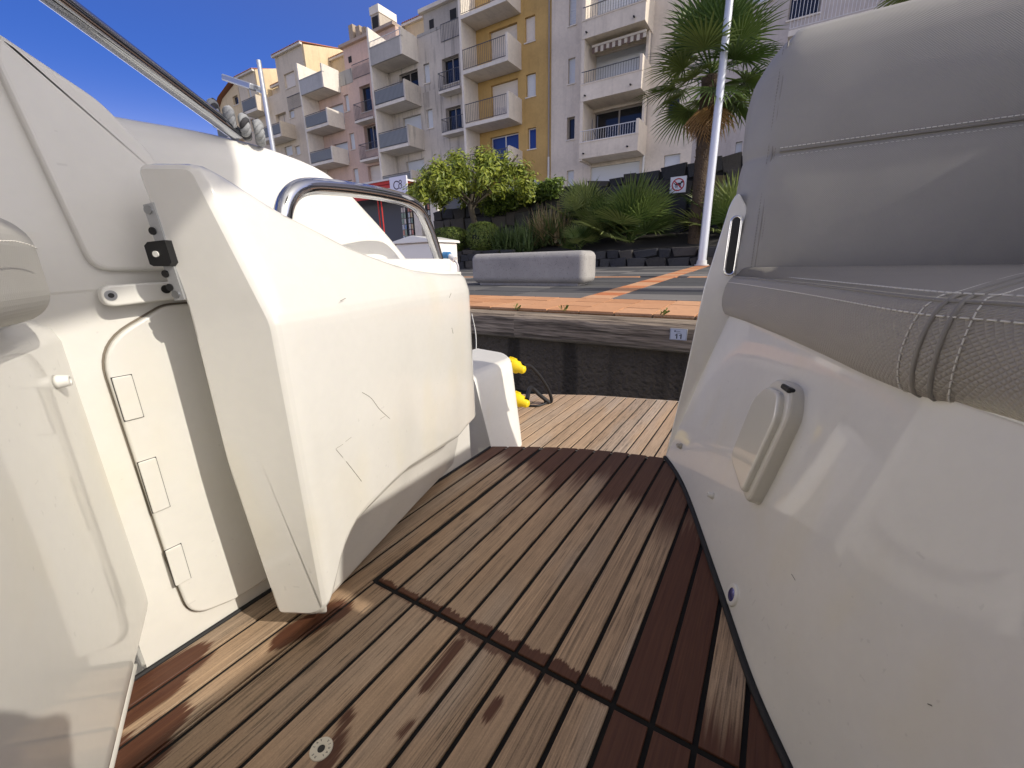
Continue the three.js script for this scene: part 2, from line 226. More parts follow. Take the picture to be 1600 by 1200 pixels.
// left coaming: side wall with hatch, raised wing with a recessed panel, aft coaming
const WX = -.73;
{
  // wall below the coaming deck
  const g = ext([[.90, -.02], [.90, .56], [.10, .60], [.10, -.02]].map(([a, b]) => [a, b]), .10); // in (-z, y)
  g.rotateY(Math.PI / 2); g.translate(WX - .10, 0, 0); mk('side_wall', uvm(g), gel, boat);
  // wing: polygon picked on the wall plane, with the recess cut into it
  const pk = (px, py, x = WX) => { const p = onX(px, py, x); return [-p.z, p.y]; };
  const sil = [[.60, .575], [.34, .600], pk(262, 306), pk(230, 262), pk(146, 184), pk(0, 90), [-.25, .99], [-.25, .55], [.09, .55]];
  const a = pk(130, 414), hole = rnd([[a[0] + .004, a[1] - .012, .014], [.44, .577, .01], [.44, .63, .02], [.275, .70, .02], [.238, .768, .006], pk(0, 108).concat(.03), ].map(q => q.length < 3 ? [...q, .01] : q));
  const g2 = ext(sil, .05, .006, []); g2.rotateY(Math.PI / 2); g2.translate(WX - .055, 0, 0); mk('coaming_wing', uvm(g2), gelMatt, boat);
  // raised panel of the wing: proud plate with rounded edge (the lighter field)
  const fld = rnd([[...pk(146, 424, WX + .012), .022], [.43, .578, .01], [.43, .60, .02], [...pk(264, 286, WX + .012), .02], [...pk(236, 238, WX + .012), .02], [...pk(154, 156, WX + .012), .012], [...pk(-4, 50, WX + .012), .004], [...pk(-14, 84, WX + .012), .01]], 6);
  const g3 = ext(fld, .010, .005); g3.rotateY(Math.PI / 2); g3.translate(WX - .001, 0, 0); mk('wing_panel', uvm(g3), gelMatt, boat);
  // aft coaming: rounded top edge following the sheer
  const X0 = -.85, top = [[-.12, .80], [.20, .80], ...[[200, 182], [330, 205], [440, 235], [515, 270], [575, 330], [612, 372], [650, 420]].map(([px, py]) => pk(px, py, X0 - .012)), [.95, .50], [1.0, .36], [1.02, .1]];
  const rows = [], path = curve(top.map(([z, y]) => V(0, y, -z)), 60);
  for (const p of path) { const x0 = X0 + .02 * sm(.4, .0, -p.z), prof = [[0, -.9], [0, -.3], [0, -.12], [0, -.05], [-.004, -.022], [-.014, -.006], [-.03, 0], [-.10, .004], [-.17, -.004], [-.20, -.02], [-.212, -.06], [-.215, -.3], [-.215, -.9]]; rows.push(prof.map(([dx, dy]) => V(x0 + dx, Math.max(-.55, p.y + dy), p.z))); }
  mk('aft_coaming', surf(rows), gelMatt, boat).material.side = THREE.DoubleSide;
  // shelf joining the wall top to the aft coaming
  mk('coaming_shelf', uvm(rbx(.16, .04, .58, .012, WX - .082, .575, -.58)), gelMatt, boat);
  // hatch with three hinges, standing a little proud of the wall
  const H = ([px, py]) => { const p = onX(px, py, WX); return [-p.z, p.y]; };
  const outl = [[.30, .034], [.222, .034, .0], [.163, .05, .05], [.157, .16], [.153, .49, .07], [.232, .533, .01], [.30, .533]];
  const hg = ext(rnd(outl, 8), .006, .0035); hg.rotateY(Math.PI / 2); hg.translate(WX + .003, 0, 0); const hatch = mk('hatch', uvm(hg), gel, boat);
  const gapg = ext(rnd([[.30, .0315], [.222, .0315, .0], [.161, .048, .052], [.1552, .16], [.1512, .492, .072], [.232, .5352, .01], [.30, .5352]], 8), .0012); gapg.rotateY(Math.PI / 2); gapg.translate(WX + .0006, 0, 0); mk('hatch_gasket', gapg, std(.20, .17, .13, .8), hatch);
  for (const [y0, y1] of [[.387, .447], [.245, .325], [.117, .180]]) {
    const h = ext(rnd([[.1555, y0, .002], [.1755, y0, .002], [.1755, y1, .002], [.1555, y1, .002]]), .0035, .0012); h.rotateY(Math.PI / 2); h.translate(WX + .0108, 0, 0); mk('hinge', uvm(h), gel, hatch);
    const gp = ext([[.1548, y0 - .0007], [.1763, y0 - .0007], [.1763, y1 + .0007], [.1548, y1 + .0007]], .0008); gp.rotateY(Math.PI / 2); gp.translate(WX + .0122, 0, 0); mk('hinge_gap', gp, rubber, hatch);
  }
  // holding arm with two screws
  const arm = ext(rnd([[.166, .537, .014], [.30, .545, .01], [.30, .566, .01], [.166, .564, .014]], 5), .012, .003); arm.rotateY(Math.PI / 2); arm.translate(WX + .013, 0, 0); const am = mk('holding_arm', uvm(arm), plasW, boat);
  const disc = (z, y, r, m, n) => mk(n, new THREE.CylinderGeometry(r, r, .003, 20).rotateZ(Math.PI / 2).translate(WX + .0275, y, -z), m, am);
  disc(.1745, .5515, .0062, steel, 'screw'); disc(.1745, .5515, .003, blackP, 'screw_socket').position.x += .001; disc(.232, .5555, .0055, blackP, 'plug');
}
// aft face of the left seat base, its bulkhead and plinth
const WN = V(.41, 0, -.91).normalize(), W0 = V(-.731, .1, -.125), WD = V(.91, 0, .41).normalize();
{
  const at = (s, y, o = 0) => W0.clone().addScaledVector(WD, s).addScaledVector(WN, o).setY(y);
  const rows = [], prof = [[.0, -.046], [.05, -.026], [.095, -.004], [.105, -.001], [.12, 0], [.5, 0], [.515, -.004], [.526, -.014], [.530, -.03], [.531, -.06]];
  for (const [y, o] of prof) { const r = []; for (let i = 0; i <= 24; i++) { const s = -.004 + i * .028; const oo = o - (s > .5 ? Math.pow((s - .5) / .17, 2) * .05 : 0); r.push(at(s, y, oo)); } rows.push(r); }
  const sb = mk('seat_base', surf(rows.reverse()), gelSide, boat); gelSide.side = THREE.DoubleSide;
  mk('plinth', (() => { const r = []; for (const [y, o] of [[0, -.036], [.008, -.034], [.012, -.040]]) r.push([0, .15, .3, .5].map(s => at(s, y, o))); return surf(r.reverse()); })(), gelMatt, boat);
  const bh = []; for (const [y, o] of [[.45, -.03], [.60, -.03], [.9, -.03], [1.15, -.03]]) bh.push([-.01, .2, .45, .9].map(s => at(s, y, o)));
  mk('bulkhead', surf(bh.reverse()), gelMatt, boat).material.side = THREE.DoubleSide;
  // snap stud on the seat base
  const sp = onP(86, 597, W0, WN); const st = new THREE.LatheGeometry([[0, 0], [.0082, 0], [.0078, .004], [.0066, .010], [.006, .0125], [.0036, .0125], [.0032, .009], [0, .009]].map(p => new THREE.Vector2(...p)), 20); st.rotateX(Math.PI / 2); mk('snap_stud', placeOn(st, sp, WN), plasW, boat);
}
// ---------- transom gate ----------
const GN = V(.97, 0, -.25).normalize(), GU = V(-.25, 0, -.97).normalize();
const GP = EYE.clone().add(V(-.561, -.55, -.297).multiplyScalar(.945));   // near lower corner of the broad face
const gp = (u, y, v) => V(GP.x, 0, GP.z).addScaledVector(GU, u).addScaledVector(GN, v).setY(y);
const gl = P => { const q = P.clone().sub(GP); return [q.dot(GU), P.y, q.dot(GN)]; };
let gate;
{
  const tl = GN.clone().add(V(0, .33, 0)).normalize(), cre = EYE.clone().add(V(-.561, -.07, -.297).multiplyScalar(.945));
  const yc = cre.y;
  const topPts = [[310, 250], [345, 260], [440, 325], [560, 390], [640, 420], [690, 427], [720, 428]].map(([px, py]) => gl(onP(px, py, cre, tl)));
  const botPts = [[515, 953], [520, 930], [540, 850], [560, 810], [640, 730], [720, 680], [733, 662]].map(([px, py]) => gl(onP(px, py, GP, GN)));
  const lin = (pts, u) => { if (u <= pts[0][0]) return pts[0][1]; for (let i = 0; i < pts.length - 1; i++) if (u <= pts[i + 1][0]) { const t = (u - pts[i][0]) / (pts[i + 1][0] - pts[i][0]); return pts[i][1] + (pts[i + 1][1] - pts[i][1]) * t; } return pts[pts.length - 1][1]; };
  const smooth = (pts, u) => { let s = 0, w = 0; for (let k = -4; k <= 4; k++) { const q = Math.exp(-k * k / 6); s += q * lin(pts, u + k * .006); w += q; } return s / w; };
  const UL = .625, rings = [];
  const us = [0, .003, .008, .016, .028, .04, .055, .07, .09, .12, .16, .2, .26, .32, .38, .44, .5, .55, .585, .605, .618, UL];
  for (const u of us) {
    const yt = smooth(topPts, u), vt = -(yt - yc) * .33, k = u / UL;
    let yf = smooth(botPts, u); if (u < .02) yf = Math.max(.066, lin(botPts, u));
    const yb = .008 + .034 * sm(.05, 0, u) + .012 * k, vs = -.060 * sm(0, .06, u);
    const back = -.118 + .05 * k, wid = -.142 + .075 * k;
    let ring = [[Math.min(-.008, vs * .82), yf - .013 - .022 * sm(0, .06, u), .010], [0, yf, .009], [0, yc, .012], [vt, yt, .016], [Math.min(wid, vt - .03), yt + .004 * (1 - k), .022], [back, yc + .02, .03], [back + .002, .31, .03], [-.09 + .02 * k, yb, .014], [Math.min(-.03, vs), yb, .008]];
    let r2 = rnd(ring, 4, 1);
    const ins = u < .02 ? .010 * (1 - Math.sqrt(1 - Math.pow(1 - u / .02, 2))) : u > .6 ? .010 * (1 - Math.sqrt(Math.max(0, 1 - Math.pow((u - .6) / (UL - .6), 2)))) : 0;
    if (ins > 0) { const cx = r2.reduce((a, p) => a + p[0], 0) / r2.length; r2 = r2.map(([x, y], i) => { const a = r2[(i + r2.length - 2) % r2.length], b = r2[(i + 2) % r2.length]; let nx = b[1] - a[1], ny = -(b[0] - a[0]); const L = Math.hypot(nx, ny) || 1; return [x - nx / L * ins, y - ny / L * ins]; }); }
    rings.push(r2.map(([v, y]) => gp(u + .24 * v * (1 - k), y, v)));
  }
  const side = surf(rings.map(r => [...r, r[0]]));
  const body = mrg([toCreasedNormals(side, .6), fan(rings[0], true), fan(rings[rings.length - 1], false)]);
  gate = mk('gate', uvm(body), new THREE.MeshPhysicalMaterial().copy(gel), boat); gate.material.side = THREE.DoubleSide;
  // scuffs on the broad face
  const sc = [], sl = (pts, w) => { const q = pts.map(([px, py]) => onP(px, py, GP.clone().addScaledVector(GN, .0003), GN)); sc.push(tube(q, w, 14, 4)); };
  sl([[566, 613], [580, 622], [592, 638], [609, 654]], .0004); sl([[525, 701], [536, 694]], .0003); sl([[540, 690], [549, 683]], .0003); sl([[525, 702], [536, 715]], .0003); sl([[541, 721], [552, 735], [565, 752]], .0004);
  sl([[705, 458], [702, 465]], .0005); sl([[706, 512], [708, 521]], .0005); sl([[532, 470], [540, 466]], .0005); sl([[594, 655], [602, 650]], .0003);
  mk('scuff_marks', sc, std(.25, .22, .18, .8), gate);
  // seam lines on the end face
  // chrome grab handle
  const hp = [[441, 352], [443, 330], [449, 312], [460, 299], [478, 292], [520, 293], [600, 304], [638, 315], [655, 328], [666, 348], [679, 384], [691, 428]].map(([px, py]) => onP(px, py, GP.clone().addScaledVector(GN, -.075), GN));
  mk('handle', tube(hp, .0130, 90, 18), wornChrome, gate);
  // latch plate on the free end
  const EN = V(.45, 0, .89).normalize(), EO = GP.clone().addScaledVector(EN, Math.max(...rings.slice(0, 5).flat().filter(p => p.y > .4).map(p => p.clone().sub(GP).dot(EN))) + .0012);
  const P = (px, py, o = 0) => onP(px, py, EO.clone().addScaledVector(EN, o), EN);
  const slabq = (q, o, th) => { const f = q.map(([px, py]) => P(px, py, o)), b = f.map(p => p.clone().addScaledVector(EN, -th)); const g = mrg([fan(f, true), fan(b, false), ...f.map((p, i) => { const j = (i + 1) % f.length; return toCreasedNormals(surf([[p, f[j]], [b[i], b[j]]]), .1); })]); return uvm(g); };
  const lp = mk('latch_plate', slabq([[223, 320], [238, 316], [288, 468], [273, 470]], .001, .01), std(.52, .53, .54, .38, { metalness: .7, side: THREE.DoubleSide }), gate);
  const lt = mk('latch', slabq([[225, 384], [230, 378], [257, 375], [268, 410], [264, 416], [240, 416], [234, 413]], .008, .014), std(.006, .006, .007, .4, { side: THREE.DoubleSide }), gate);
  const dd = (px, py, r, m, n, o = .004) => { const g = new THREE.CylinderGeometry(r, r, .003, 16).rotateX(Math.PI / 2); mk(n, placeOn(g, P(px, py, o), EN), m, gate); };
  dd(244, 397, .0036, plasW, 'latch_hole', .0085); for (const [px, py] of [[239, 361], [259, 428], [266, 449]]) dd(px, py, .0045, blackP, 'screw_hole', .001); dd(232, 328, .005, steel, 'screw', .001); dd(275, 460, .005, steel, 'screw', .001);
}
// ---------- transom side on the right: wall, jamb, fittings ----------
let rightWall;
{
  const rows = []; for (const [t, lip] of [[-.06, 0], [0, 0], [.25, 0], [.5, 0], [.75, 0], [.9, 0], [.975, 0], [.995, 0], [1.003, .002]]) rows.push(WB2.map((p, i) => { const q = p.clone().lerp(WT[i], t); q.y = .44 * t; const d = WT[Math.min(72, i + 1)].clone().sub(WT[Math.max(0, i - 1)]).setY(0).normalize(); const inw = V(-d.z, 0, d.x); const bow = .008 * Math.sin(Math.PI * cl(t)); return q.addScaledVector(inw, lip - bow * (i > 5 ? 1 : i / 5)); }));
  rightWall = mk('transom_side', surf(rows), gelSide, boat);
  const jo = [[-.226, -.2], [-.222, 0], [-.191, .254], [-.166, .506], [-.127, .712, .014], [-.112, .738, .012], [-.088, .70, .01], [-.078, .5, .02], [-.04, .44], [-.04, -.2]];
  const jg = ext(rnd(jo, 4), .10, .004); jg.translate(0, 0, -1.245 - .088); mk('gate_jamb', uvm(jg), gel, boat);
  // transom behind the seat
  const tr = []; for (const y of [.75, .55, -.2]) tr.push([[-.10, -1.30], [.5, -1.42], [1.3, -1.46]].map(([x, z]) => V(x, y, z))); mk('transom', surf(tr), gelMatt, boat);
  const rc = new THREE.Raycaster(); rightWall.updateMatrixWorld(true);
  const hit = (px, py) => { rc.set(EYE, ray(px, py).normalize()); const h = rc.intersectObject(rightWall)[0]; const n = h.face.normal.clone(); if (n.dot(rc.ray.direction) > 0) n.negate(); return { p: h.point, n }; };
  // hatch-cover box with lid
  const { p, n } = hit(1208, 690);
  const B = (w, h, d, r, o, dy = 0, dx = 0) => placeOn(rbx(w, h, d, r, dx, dy, o, 4), p, n);
  const sh = mk('shower_box', placeOn(ext(rnd([[-.062, -.086, .03], [.050, -.108, .02], [.058, .066, .02], [.03, .108, .022], [-.03, .108, .022], [-.064, .066, .02]], 5), .016, .007), p, n), phy(.66, .635, .555, .4, { clearcoat: .5, clearcoatRoughness: .2 }), boat);
  mk('lid', placeOn(ext(rnd([[-.060, -.072, .024], [.040, -.094, .012], [.047, .054, .012], [.026, .092, .016], [-.028, .088, .016], [-.060, .054, .016]], 5), .008, .005).translate(-.002, 0, .020), p, n), phy(.70, .68, .60, .28, { clearcoat: 1, clearcoatRoughness: .04 }), sh);
  mk('thumb_notch', placeOn(rbx(.030, .009, .012, .003, .018, .1005, .020), p, n), blackP, sh);
  for (const [px, py, r] of [[1064, 697, .0085], [1114, 775, .0072]]) { const h = hit(px, py); const g = new THREE.LatheGeometry([[0, 0], [r, 0], [r, .003], [r * .8, .005], [r * .75, .011], [r * .6, .0125], [r * .35, .0125], [r * .3, .009], [0, .009]].map(q => new THREE.Vector2(...q)), 18); g.rotateX(Math.PI / 2); mk('snap_stud', placeOn(g, h.p, h.n), px < 1100 ? std(.5, .47, .40, .4) : plasW, boat); }
  { const h = hit(1146, 930); const g = new THREE.LatheGeometry([[0, .004], [.013, .004], [.0165, .0045], [.0185, .003], [.019, 0]].map(q => new THREE.Vector2(...q)), 30); g.rotateX(Math.PI / 2); const lg = mk('courtesy_light', placeOn(g, h.p, h.n), plasW, boat); const l2 = new THREE.SphereGeometry(.0135, 20, 10, 0, 7, 0, 1.2).scale(1, .35, 1).rotateX(Math.PI / 2).translate(0, 0, .0015); mk('light_lens', placeOn(l2, h.p, h.n), phy(.10, .11, .35, .05, { metalness: .6, clearcoat: 1 }), lg); }
  { const sc = []; for (const [a, b, c, d] of [[1237, 897, 1243, 907], [1450, 1100, 1457, 1103]]) { const h = hit(a, b), k = hit(c, d); sc.push(tube([h.p.addScaledVector(h.n, .0002), k.p.addScaledVector(k.n, .0002)], .0005, 2, 4)); } mk('scuff_marks', sc, std(.22, .2, .17, .8), boat); }
  // chrome-rimmed slot in the jamb
  const a = onZ(1151, 346, -1.2265), b = onZ(1140, 422, -1.2265), d = a.clone().sub(b), L = d.length(), up = d.clone().normalize(), c0 = a.clone().add(b).multiplyScalar(.5);
  const st = (r, l) => rnd([[-r, -l / 2 - r, r], [r, -l / 2 - r, r], [r, l / 2 + r, r], [-r, l / 2 + r, r]], 8);
  const ring3 = []; for (let i = 0; i < 40; i++) { const a = i / 40 * 6.2832, r = .0115; ring3.push(V(r * Math.cos(a), r * Math.sin(a) + (Math.sin(a) >= 0 ? L / 2 : -L / 2), .001)); }
  const sl = mk('fairlead_rim', placeOn(tube(ring3, .0032, 120, 10, true), c0, V(-.12, 0, 1).normalize(), up), chrome, boat); mk('fairlead_slot', placeOn(ext(st(.0095, L), .002), c0, V(-.12, 0, 1).normalize(), up), blackP, sl);
}
// roof over the cockpit, out of frame, whose shadow lies across the upper left
{
  const o = rnd([[.25, .50, .05], [.80, .585, .1], [1.10, .49, .1], [1.21, .31, .1], [1.25, 0, .3], [1.25, -3, .1], [.25, -3, .1]], 8); const g = ext(o, .06, .02); g.rotateX(-Math.PI / 2); g.translate(0, 1.9, 0); mk('hardtop', uvm(g), gelMatt, boat);
  mk('cabin', [bx(-1.05, -.1, 1.9, 1.5, 1.9, 2.0), bx(-1.08, -.5, -.1, -1.05, .62, 2)], gelMatt, boat);
  mk('hull', uvm(ext([[-1.06, 1.25], [1.5, 1.35], [1.5, -2.5], [-1.06, -2.5]], .32).rotateX(-Math.PI / 2).translate(0, -.62, 0)), gelMatt, boat);
}
// handrail at upper left
{
  const a = onZ(352, 196, -.425), d = ray(90, 0), b = EYE.clone().addScaledVector(d, .455 / FOC); const e = b.clone().sub(a).multiplyScalar(1.9).add(a); const f = a.clone().addScaledVector(b.clone().sub(a), -.10);
  const m = mk('handrail', tube([f, a.clone().lerp(e, .33), a.clone().lerp(e, .66), e], .0125, 30, 20), std(.40, .42, .46, .05, { metalness: 1 }), boat);
}
// locker moulding on the swim platform
{
  const prof = [[-.152, 0], [-.08, .016], [.06, .052], [.150, .074], [.178, .083], [.192, .098], [.197, .120]];
  const ring = (y, s) => { const r = rnd([[-1.16, 1.13], [-.80 - s, 1.13], [-.80 - s, 1.335 + s * .75, .035], [-.90 - s * .8, 1.43 + s * .5, .03], [-1.16, 1.52]], 5).map(([x, z]) => V(x, y, -z)); return [...r, r[0]]; };
  const rows = prof.map(([y, s]) => ring(y, s)); const top = rows[rows.length - 1].slice(0, -1);
  mk('platform_locker', [surf(rows), fan(top, true)], new THREE.MeshPhysicalMaterial().copy(gelMatt), boat).material.side = THREE.DoubleSide;
}
// ---------- cushions ----------
const weave = (n, tw) => tex(128, 128, (u, v) => { const a = Math.abs(Math.sin(Math.PI * (u * n + v * n))), b = Math.abs(Math.sin(Math.PI * (u * n - v * n))); return G1(tw ? .25 + .5 * Math.pow(a, 1.5) * (.6 + .4 * b) : Math.pow(a * b, .6)); }, { srgb: false });
const wv = (t, s) => { t.repeat.set(1 / s, 1 / s); return t; };
const vinylCol = (r, g, b) => tex(256, 256, (u, v) => { const n = tnoise(u, v, 4, 5); const k = .93 + .14 * n; return s3([r * k, g * k, b * k]); }, { rep: [2.3, 2.3] });
const vinylA = std(1, 1, 1, .55, { map: vinylCol(.355, .34, .305), bumpMap: wv(weave(4, true), .015), bumpScale: .0005, side: THREE.DoubleSide });
const vinylB = std(1, 1, 1, .5, { map: vinylCol(.40, .37, .32), bumpMap: wv(weave(4, false), .026), bumpScale: .0012, side: THREE.DoubleSide });
const vinylP = std(.27, .255, .225, .5), thread = std(.78, .76, .70, .7), threadD = std(.20, .19, .17, .7);
function stitches(pts, step, len, r, up) { const c = new THREE.CatmullRomCurve3(pts, false, 'centripetal'), L = c.getLength(), out = [], n = Math.floor(L / step); for (let i = 0; i < n; i++) { const a = c.getPointAt((i * step) / L), b = c.getPointAt((i * step + len) / L > 1 ? 1 : (i * step + len) / L); out.push(bar(a, b, r, 5)); } return mrg(out); }
{
  const FP = curve(benchFront.map(([x, z]) => V(x, 0, z)), 160);
  const N = FP.length, nor = i => { const d = FP[Math.min(N - 1, i + 1)].clone().sub(FP[Math.max(0, i - 1)]).normalize(); return V(-d.z, 0, d.x); };      // towards the cockpit
  const back = i => { const t = i / (N - 1); return V(-.10 + 1.5 * sm(0, .8, t) * .9, 0, -1.26 + 2.1 * sm(.5, 1, t)); };
  const prof = [[.4365, -.05], [.4365, -.006], [.4395, .001], [.447, .006], [.463, .0105], [.485, .0115], [.508, .008], [.524, .002], [.531, -.003], [.5325, -.0055], [.5375, -.011]];
  const row = ([y, o]) => FP.map((p, i) => p.clone().addScaledVector(nor(i), o).setY(y));
  const rows = prof.map(row), edge = FP.map((p, i) => p.clone().addScaledVector(nor(i), -.014).setY(.5375));
  const topRow = t => edge.map((p, i) => { const q = p.clone().lerp(back(i), t); q.y = .5375 + .021 * Math.sin(Math.PI * .5 * Math.min(1, t * 1.9)) ; return q; });
  const seat = thing('seat_cushion', 'grey vinyl seat cushion with curved front and wide seam, on the transom bench', 'seat cushion', V(0, 0, 0));
  mk('front_panel', surf(rows), vinylB, seat);
  mk('top_panel', surf([0, .04, .1, .2, .3, .45, .6, .8, 1].map(topRow)), vinylB, seat);
  const li = (y, o, a = 3, b = N - 1) => FP.slice(a, b).map((p, i) => p.clone().addScaledVector(nor(i + a), o).setY(y));
  mk('edge_piping', tube(li(.5352, -.0085, 0), .0022, 260, 6), vinylP, seat);
  mk('stitching', [stitches(li(.5420, -.0245), .009, .0064, .00095), stitches(li(.5215, .0042), .009, .0064, .0009)], thread, seat);
  // wide seam across the corner
  let i0 = 0, bd = 9; FP.forEach((p, i) => { const d = Math.hypot(p.x - .143, p.z + .57); if (d < bd) { bd = d; i0 = i; } });
  const cross = (di, lift) => { const out = []; for (const [y, o] of prof.slice(1)) { const k = i0 + di; out.push(FP[k].clone().addScaledVector(nor(k), o + lift).setY(y + (y > .53 ? lift : 0))); } const k = i0 + di, tt = back(k + 8); for (const t of [.06, .15, .3, .5, .8]) { const q = edge[k].clone().lerp(tt, t); q.y = .5375 + .021 * Math.sin(Math.PI * .5 * Math.min(1, t * 1.9)) + lift; out.push(q); } return out; };
  mk('seam_welt', [tube(cross(0, -.0004), .0024, 80, 8), tube(cross(1, -.0004), .0024, 80, 8)], vinylP, seat);
  mk('seam_stitching', [stitches(cross(-1, .0004), .0085, .0062, .0008), stitches(cross(2, .0006), .0085, .0062, .0008)], thread, seat);
}
{
  const bp = curve([[-.116, -1.36], [-.119, -1.30], [-.115, -1.262], [-.104, -1.237], [-.062, -1.205], [-.045, -1.199], [0, -1.197], [.1, -1.198], [.3, -1.198], [.7, -1.2], [1.3, -1.2]].map(([x, z]) => V(x, 0, z)), 90);
  const lean = y => -(y - .55) * .13, cor = x => x < -.02 ? Math.pow((-.02 - x) / .1, 2.2) * .085 : 0;
  const P = (p, f) => { const yt = 1.058 - cor(p.x); const seq = [[.54, 0], [.545, .004], [.62, .008], [.75, .006], [.812, .001], [.8165, -.003], [.821, .001], [.88, .007], [.97, .006]]; return seq; };
  const rows = []; const ys = [[.53, -.006], [.545, .002], [.60, .007], [.70, .008], [.78, .005], [.805, .0], [.811, -.002], [.817, 0], [.84, .005], [.92, .008]];
  for (const [y, b] of ys) rows.push(bp.map(p => V(p.x - (p.x < -.03 ? b * .6 : 0), y, p.z + lean(y) + b)));
  for (const [f, dz, bb] of [[.965, .002, .006], [.985, -.002, .004], [1, -.012, 0], [1.008, -.03, -.004], [1.009, -.06, -.004], [1.0, -.11, 0]]) rows.push(bp.map(p => { const y = .92 + (1.062 - cor(p.x) - .92) * (f > .96 ? (f - .92) / .08 * 1 : 0) ; const yy = Math.min(y, 1.078 - cor(p.x)); return V(p.x + (p.x < -.05 ? -dz * .5 : 0), yy, p.z + lean(yy) + dz + bb); }));
  const t = thing('back_cushion', 'tall grey vinyl back cushion with one horizontal stitched seam, behind the bench seat', 'cushion', V(0, 0, 0));
  mk('backrest_cover', surf(rows), vinylA, t);
  const bAt = y => { for (let i = 1; i < ys.length; i++) if (y <= ys[i][0]) { const f = (y - ys[i - 1][0]) / (ys[i][0] - ys[i - 1][0]); return ys[i - 1][1] + (ys[i][1] - ys[i - 1][1]) * f; } return .007; };
  const line = (y, o, x0, x1) => bp.filter(p => p.x > x0 && p.x < x1).map(p => V(p.x, y, p.z + lean(y) + o));
  mk('return_cover', uvm(rbx(.17, .54, .80, .05, .765, .80, -.88)), vinylA, t);
  mk('seam_piping', tube(line(.815, .0015, -.05, 1.2), .0022, 120, 6), vinylP, t);
  mk('stitching', [stitches(line(.8215, .0055, -.05, 1.2), .0085, .0064, .0010), stitches(line(.804, .0048, -.05, 1.2), .0085, .005, .0004)], thread, t);
  const vert = (x, o) => { const q = bp.reduce((a, p) => Math.abs(p.x - x) < Math.abs(a.x - x) ? p : a); return [.55, .6, .7, .8, .9, .98, 1.02, 1.045].map(y => V(x, y, q.z + lean(y) + o + (y > 1.0 ? .0 : bAt(y)))); };
  mk('side_piping', tube(vert(-.052, -.0005), .0019, 60, 6), vinylP, t);
  mk('side_stitching', [stitches(vert(-.046, .0012), .007, .0045, .0005), stitches(vert(-.060, -.001), .007, .0045, .0005)], threadD, t);
}
mk('cover', uvm(rbx(.5, .11, 1.2, .03, .475, .545, .19)), vinylA, thing('lounge_cushion', 'grey vinyl side lounge cushion next to the camera, beyond the right edge', 'cushion', V(0, 0, 0)));
{ // cushion at the left edge of the picture
  const o = W0.clone().addScaledVector(WN, .035), P = (px, py, k = 0) => onP(px, py, o.clone().addScaledVector(WN, k), WN);
  const q = [[-90, 338, .01], [50, 346, .035], [98, 410, .03], [104, 500, .028], [-90, 536, .01]].map(([px, py, r]) => { const p = P(px, py); return [p.clone().sub(W0).dot(WD), p.y, r]; });
    const t = thing('bulkhead_cushion', 'small grey vinyl cushion with rounded end, fixed above the seat base at left', 'cushion', V(0, 0, 0));
  const A = q[0], Bq = q[3], s0 = Math.min(A[0], Bq[0]), s1 = Math.max(A[0], Bq[0]), g2 = new RoundedBoxGeometry(s1 - s0, .098, .085, 6, .03), pos = g2.attributes.position, ym = (P(85, 352).y + P(85, 497).y) / 2; for (let i = 0; i < pos.count; i++) { const sx = pos.getX(i) + (s0 + s1) / 2, p = V(W0.x, 0, W0.z).addScaledVector(WD, sx).addScaledVector(WN, -.006 + pos.getZ(i)); pos.setXYZ(i, p.x, pos.getY(i) + ym, p.z); } g2.computeVertexNormals();
  mk('cushion_cover', uvm(g2), std(1, 1, 1, .5, { map: vinylCol(.42, .41, .38), bumpMap: vinylA.bumpMap, bumpScale: .0002, side: THREE.DoubleSide }), t);
  const sp = [[0, 376], [25, 377], [50, 384], [64, 392]].map(([px, py]) => P(px, py, .0155)); mk('stitching', stitches(sp, .006, .004, .0005), thread, t);
}
// ---------- rope, plugs, cables ----------
{
  const grey = std(.30, .31, .32, .85), fleck = std(.05, .05, .055, .9);
  const t = thing('mooring_rope', 'thick grey twisted rope knotted round the foot of the chrome rail', 'rope', V(0, 0, 0));
  const c = onZ(362, 190, -.44), turns = [];
  const path = (k) => { const pts = []; for (let i = 0; i <= 24; i++) { const a = i / 24 * Math.PI * 2; pts.push(V(c.x + k * .004 + .018 * Math.sin(a) - .004, c.y - .006 * k + .002 + .013 * Math.cos(a), c.z - k * .022 + .010 * Math.sin(a))); } return pts; };
  for (let k = -1; k < 3; k++) { const core = new THREE.CatmullRomCurve3(path(k), true); for (let s = 0; s < 3; s++) { const pts = []; for (let i = 0; i <= 60; i++) { const u = i / 60, p = core.getPointAt(u % 1), tg = core.getTangentAt(u % 1), n = new THREE.Vector3().crossVectors(tg, V(.3, .2, 1)).normalize(), b = new THREE.Vector3().crossVectors(tg, n), a = u * Math.PI * 10 + s * 2.094; pts.push(p.addScaledVector(n, .0043 * Math.cos(a)).addScaledVector(b, .0043 * Math.sin(a))); } mk('strand', tube(pts, .0046, 120, 7), s == 2 && k % 2 ? fleck : grey, t); } }
}
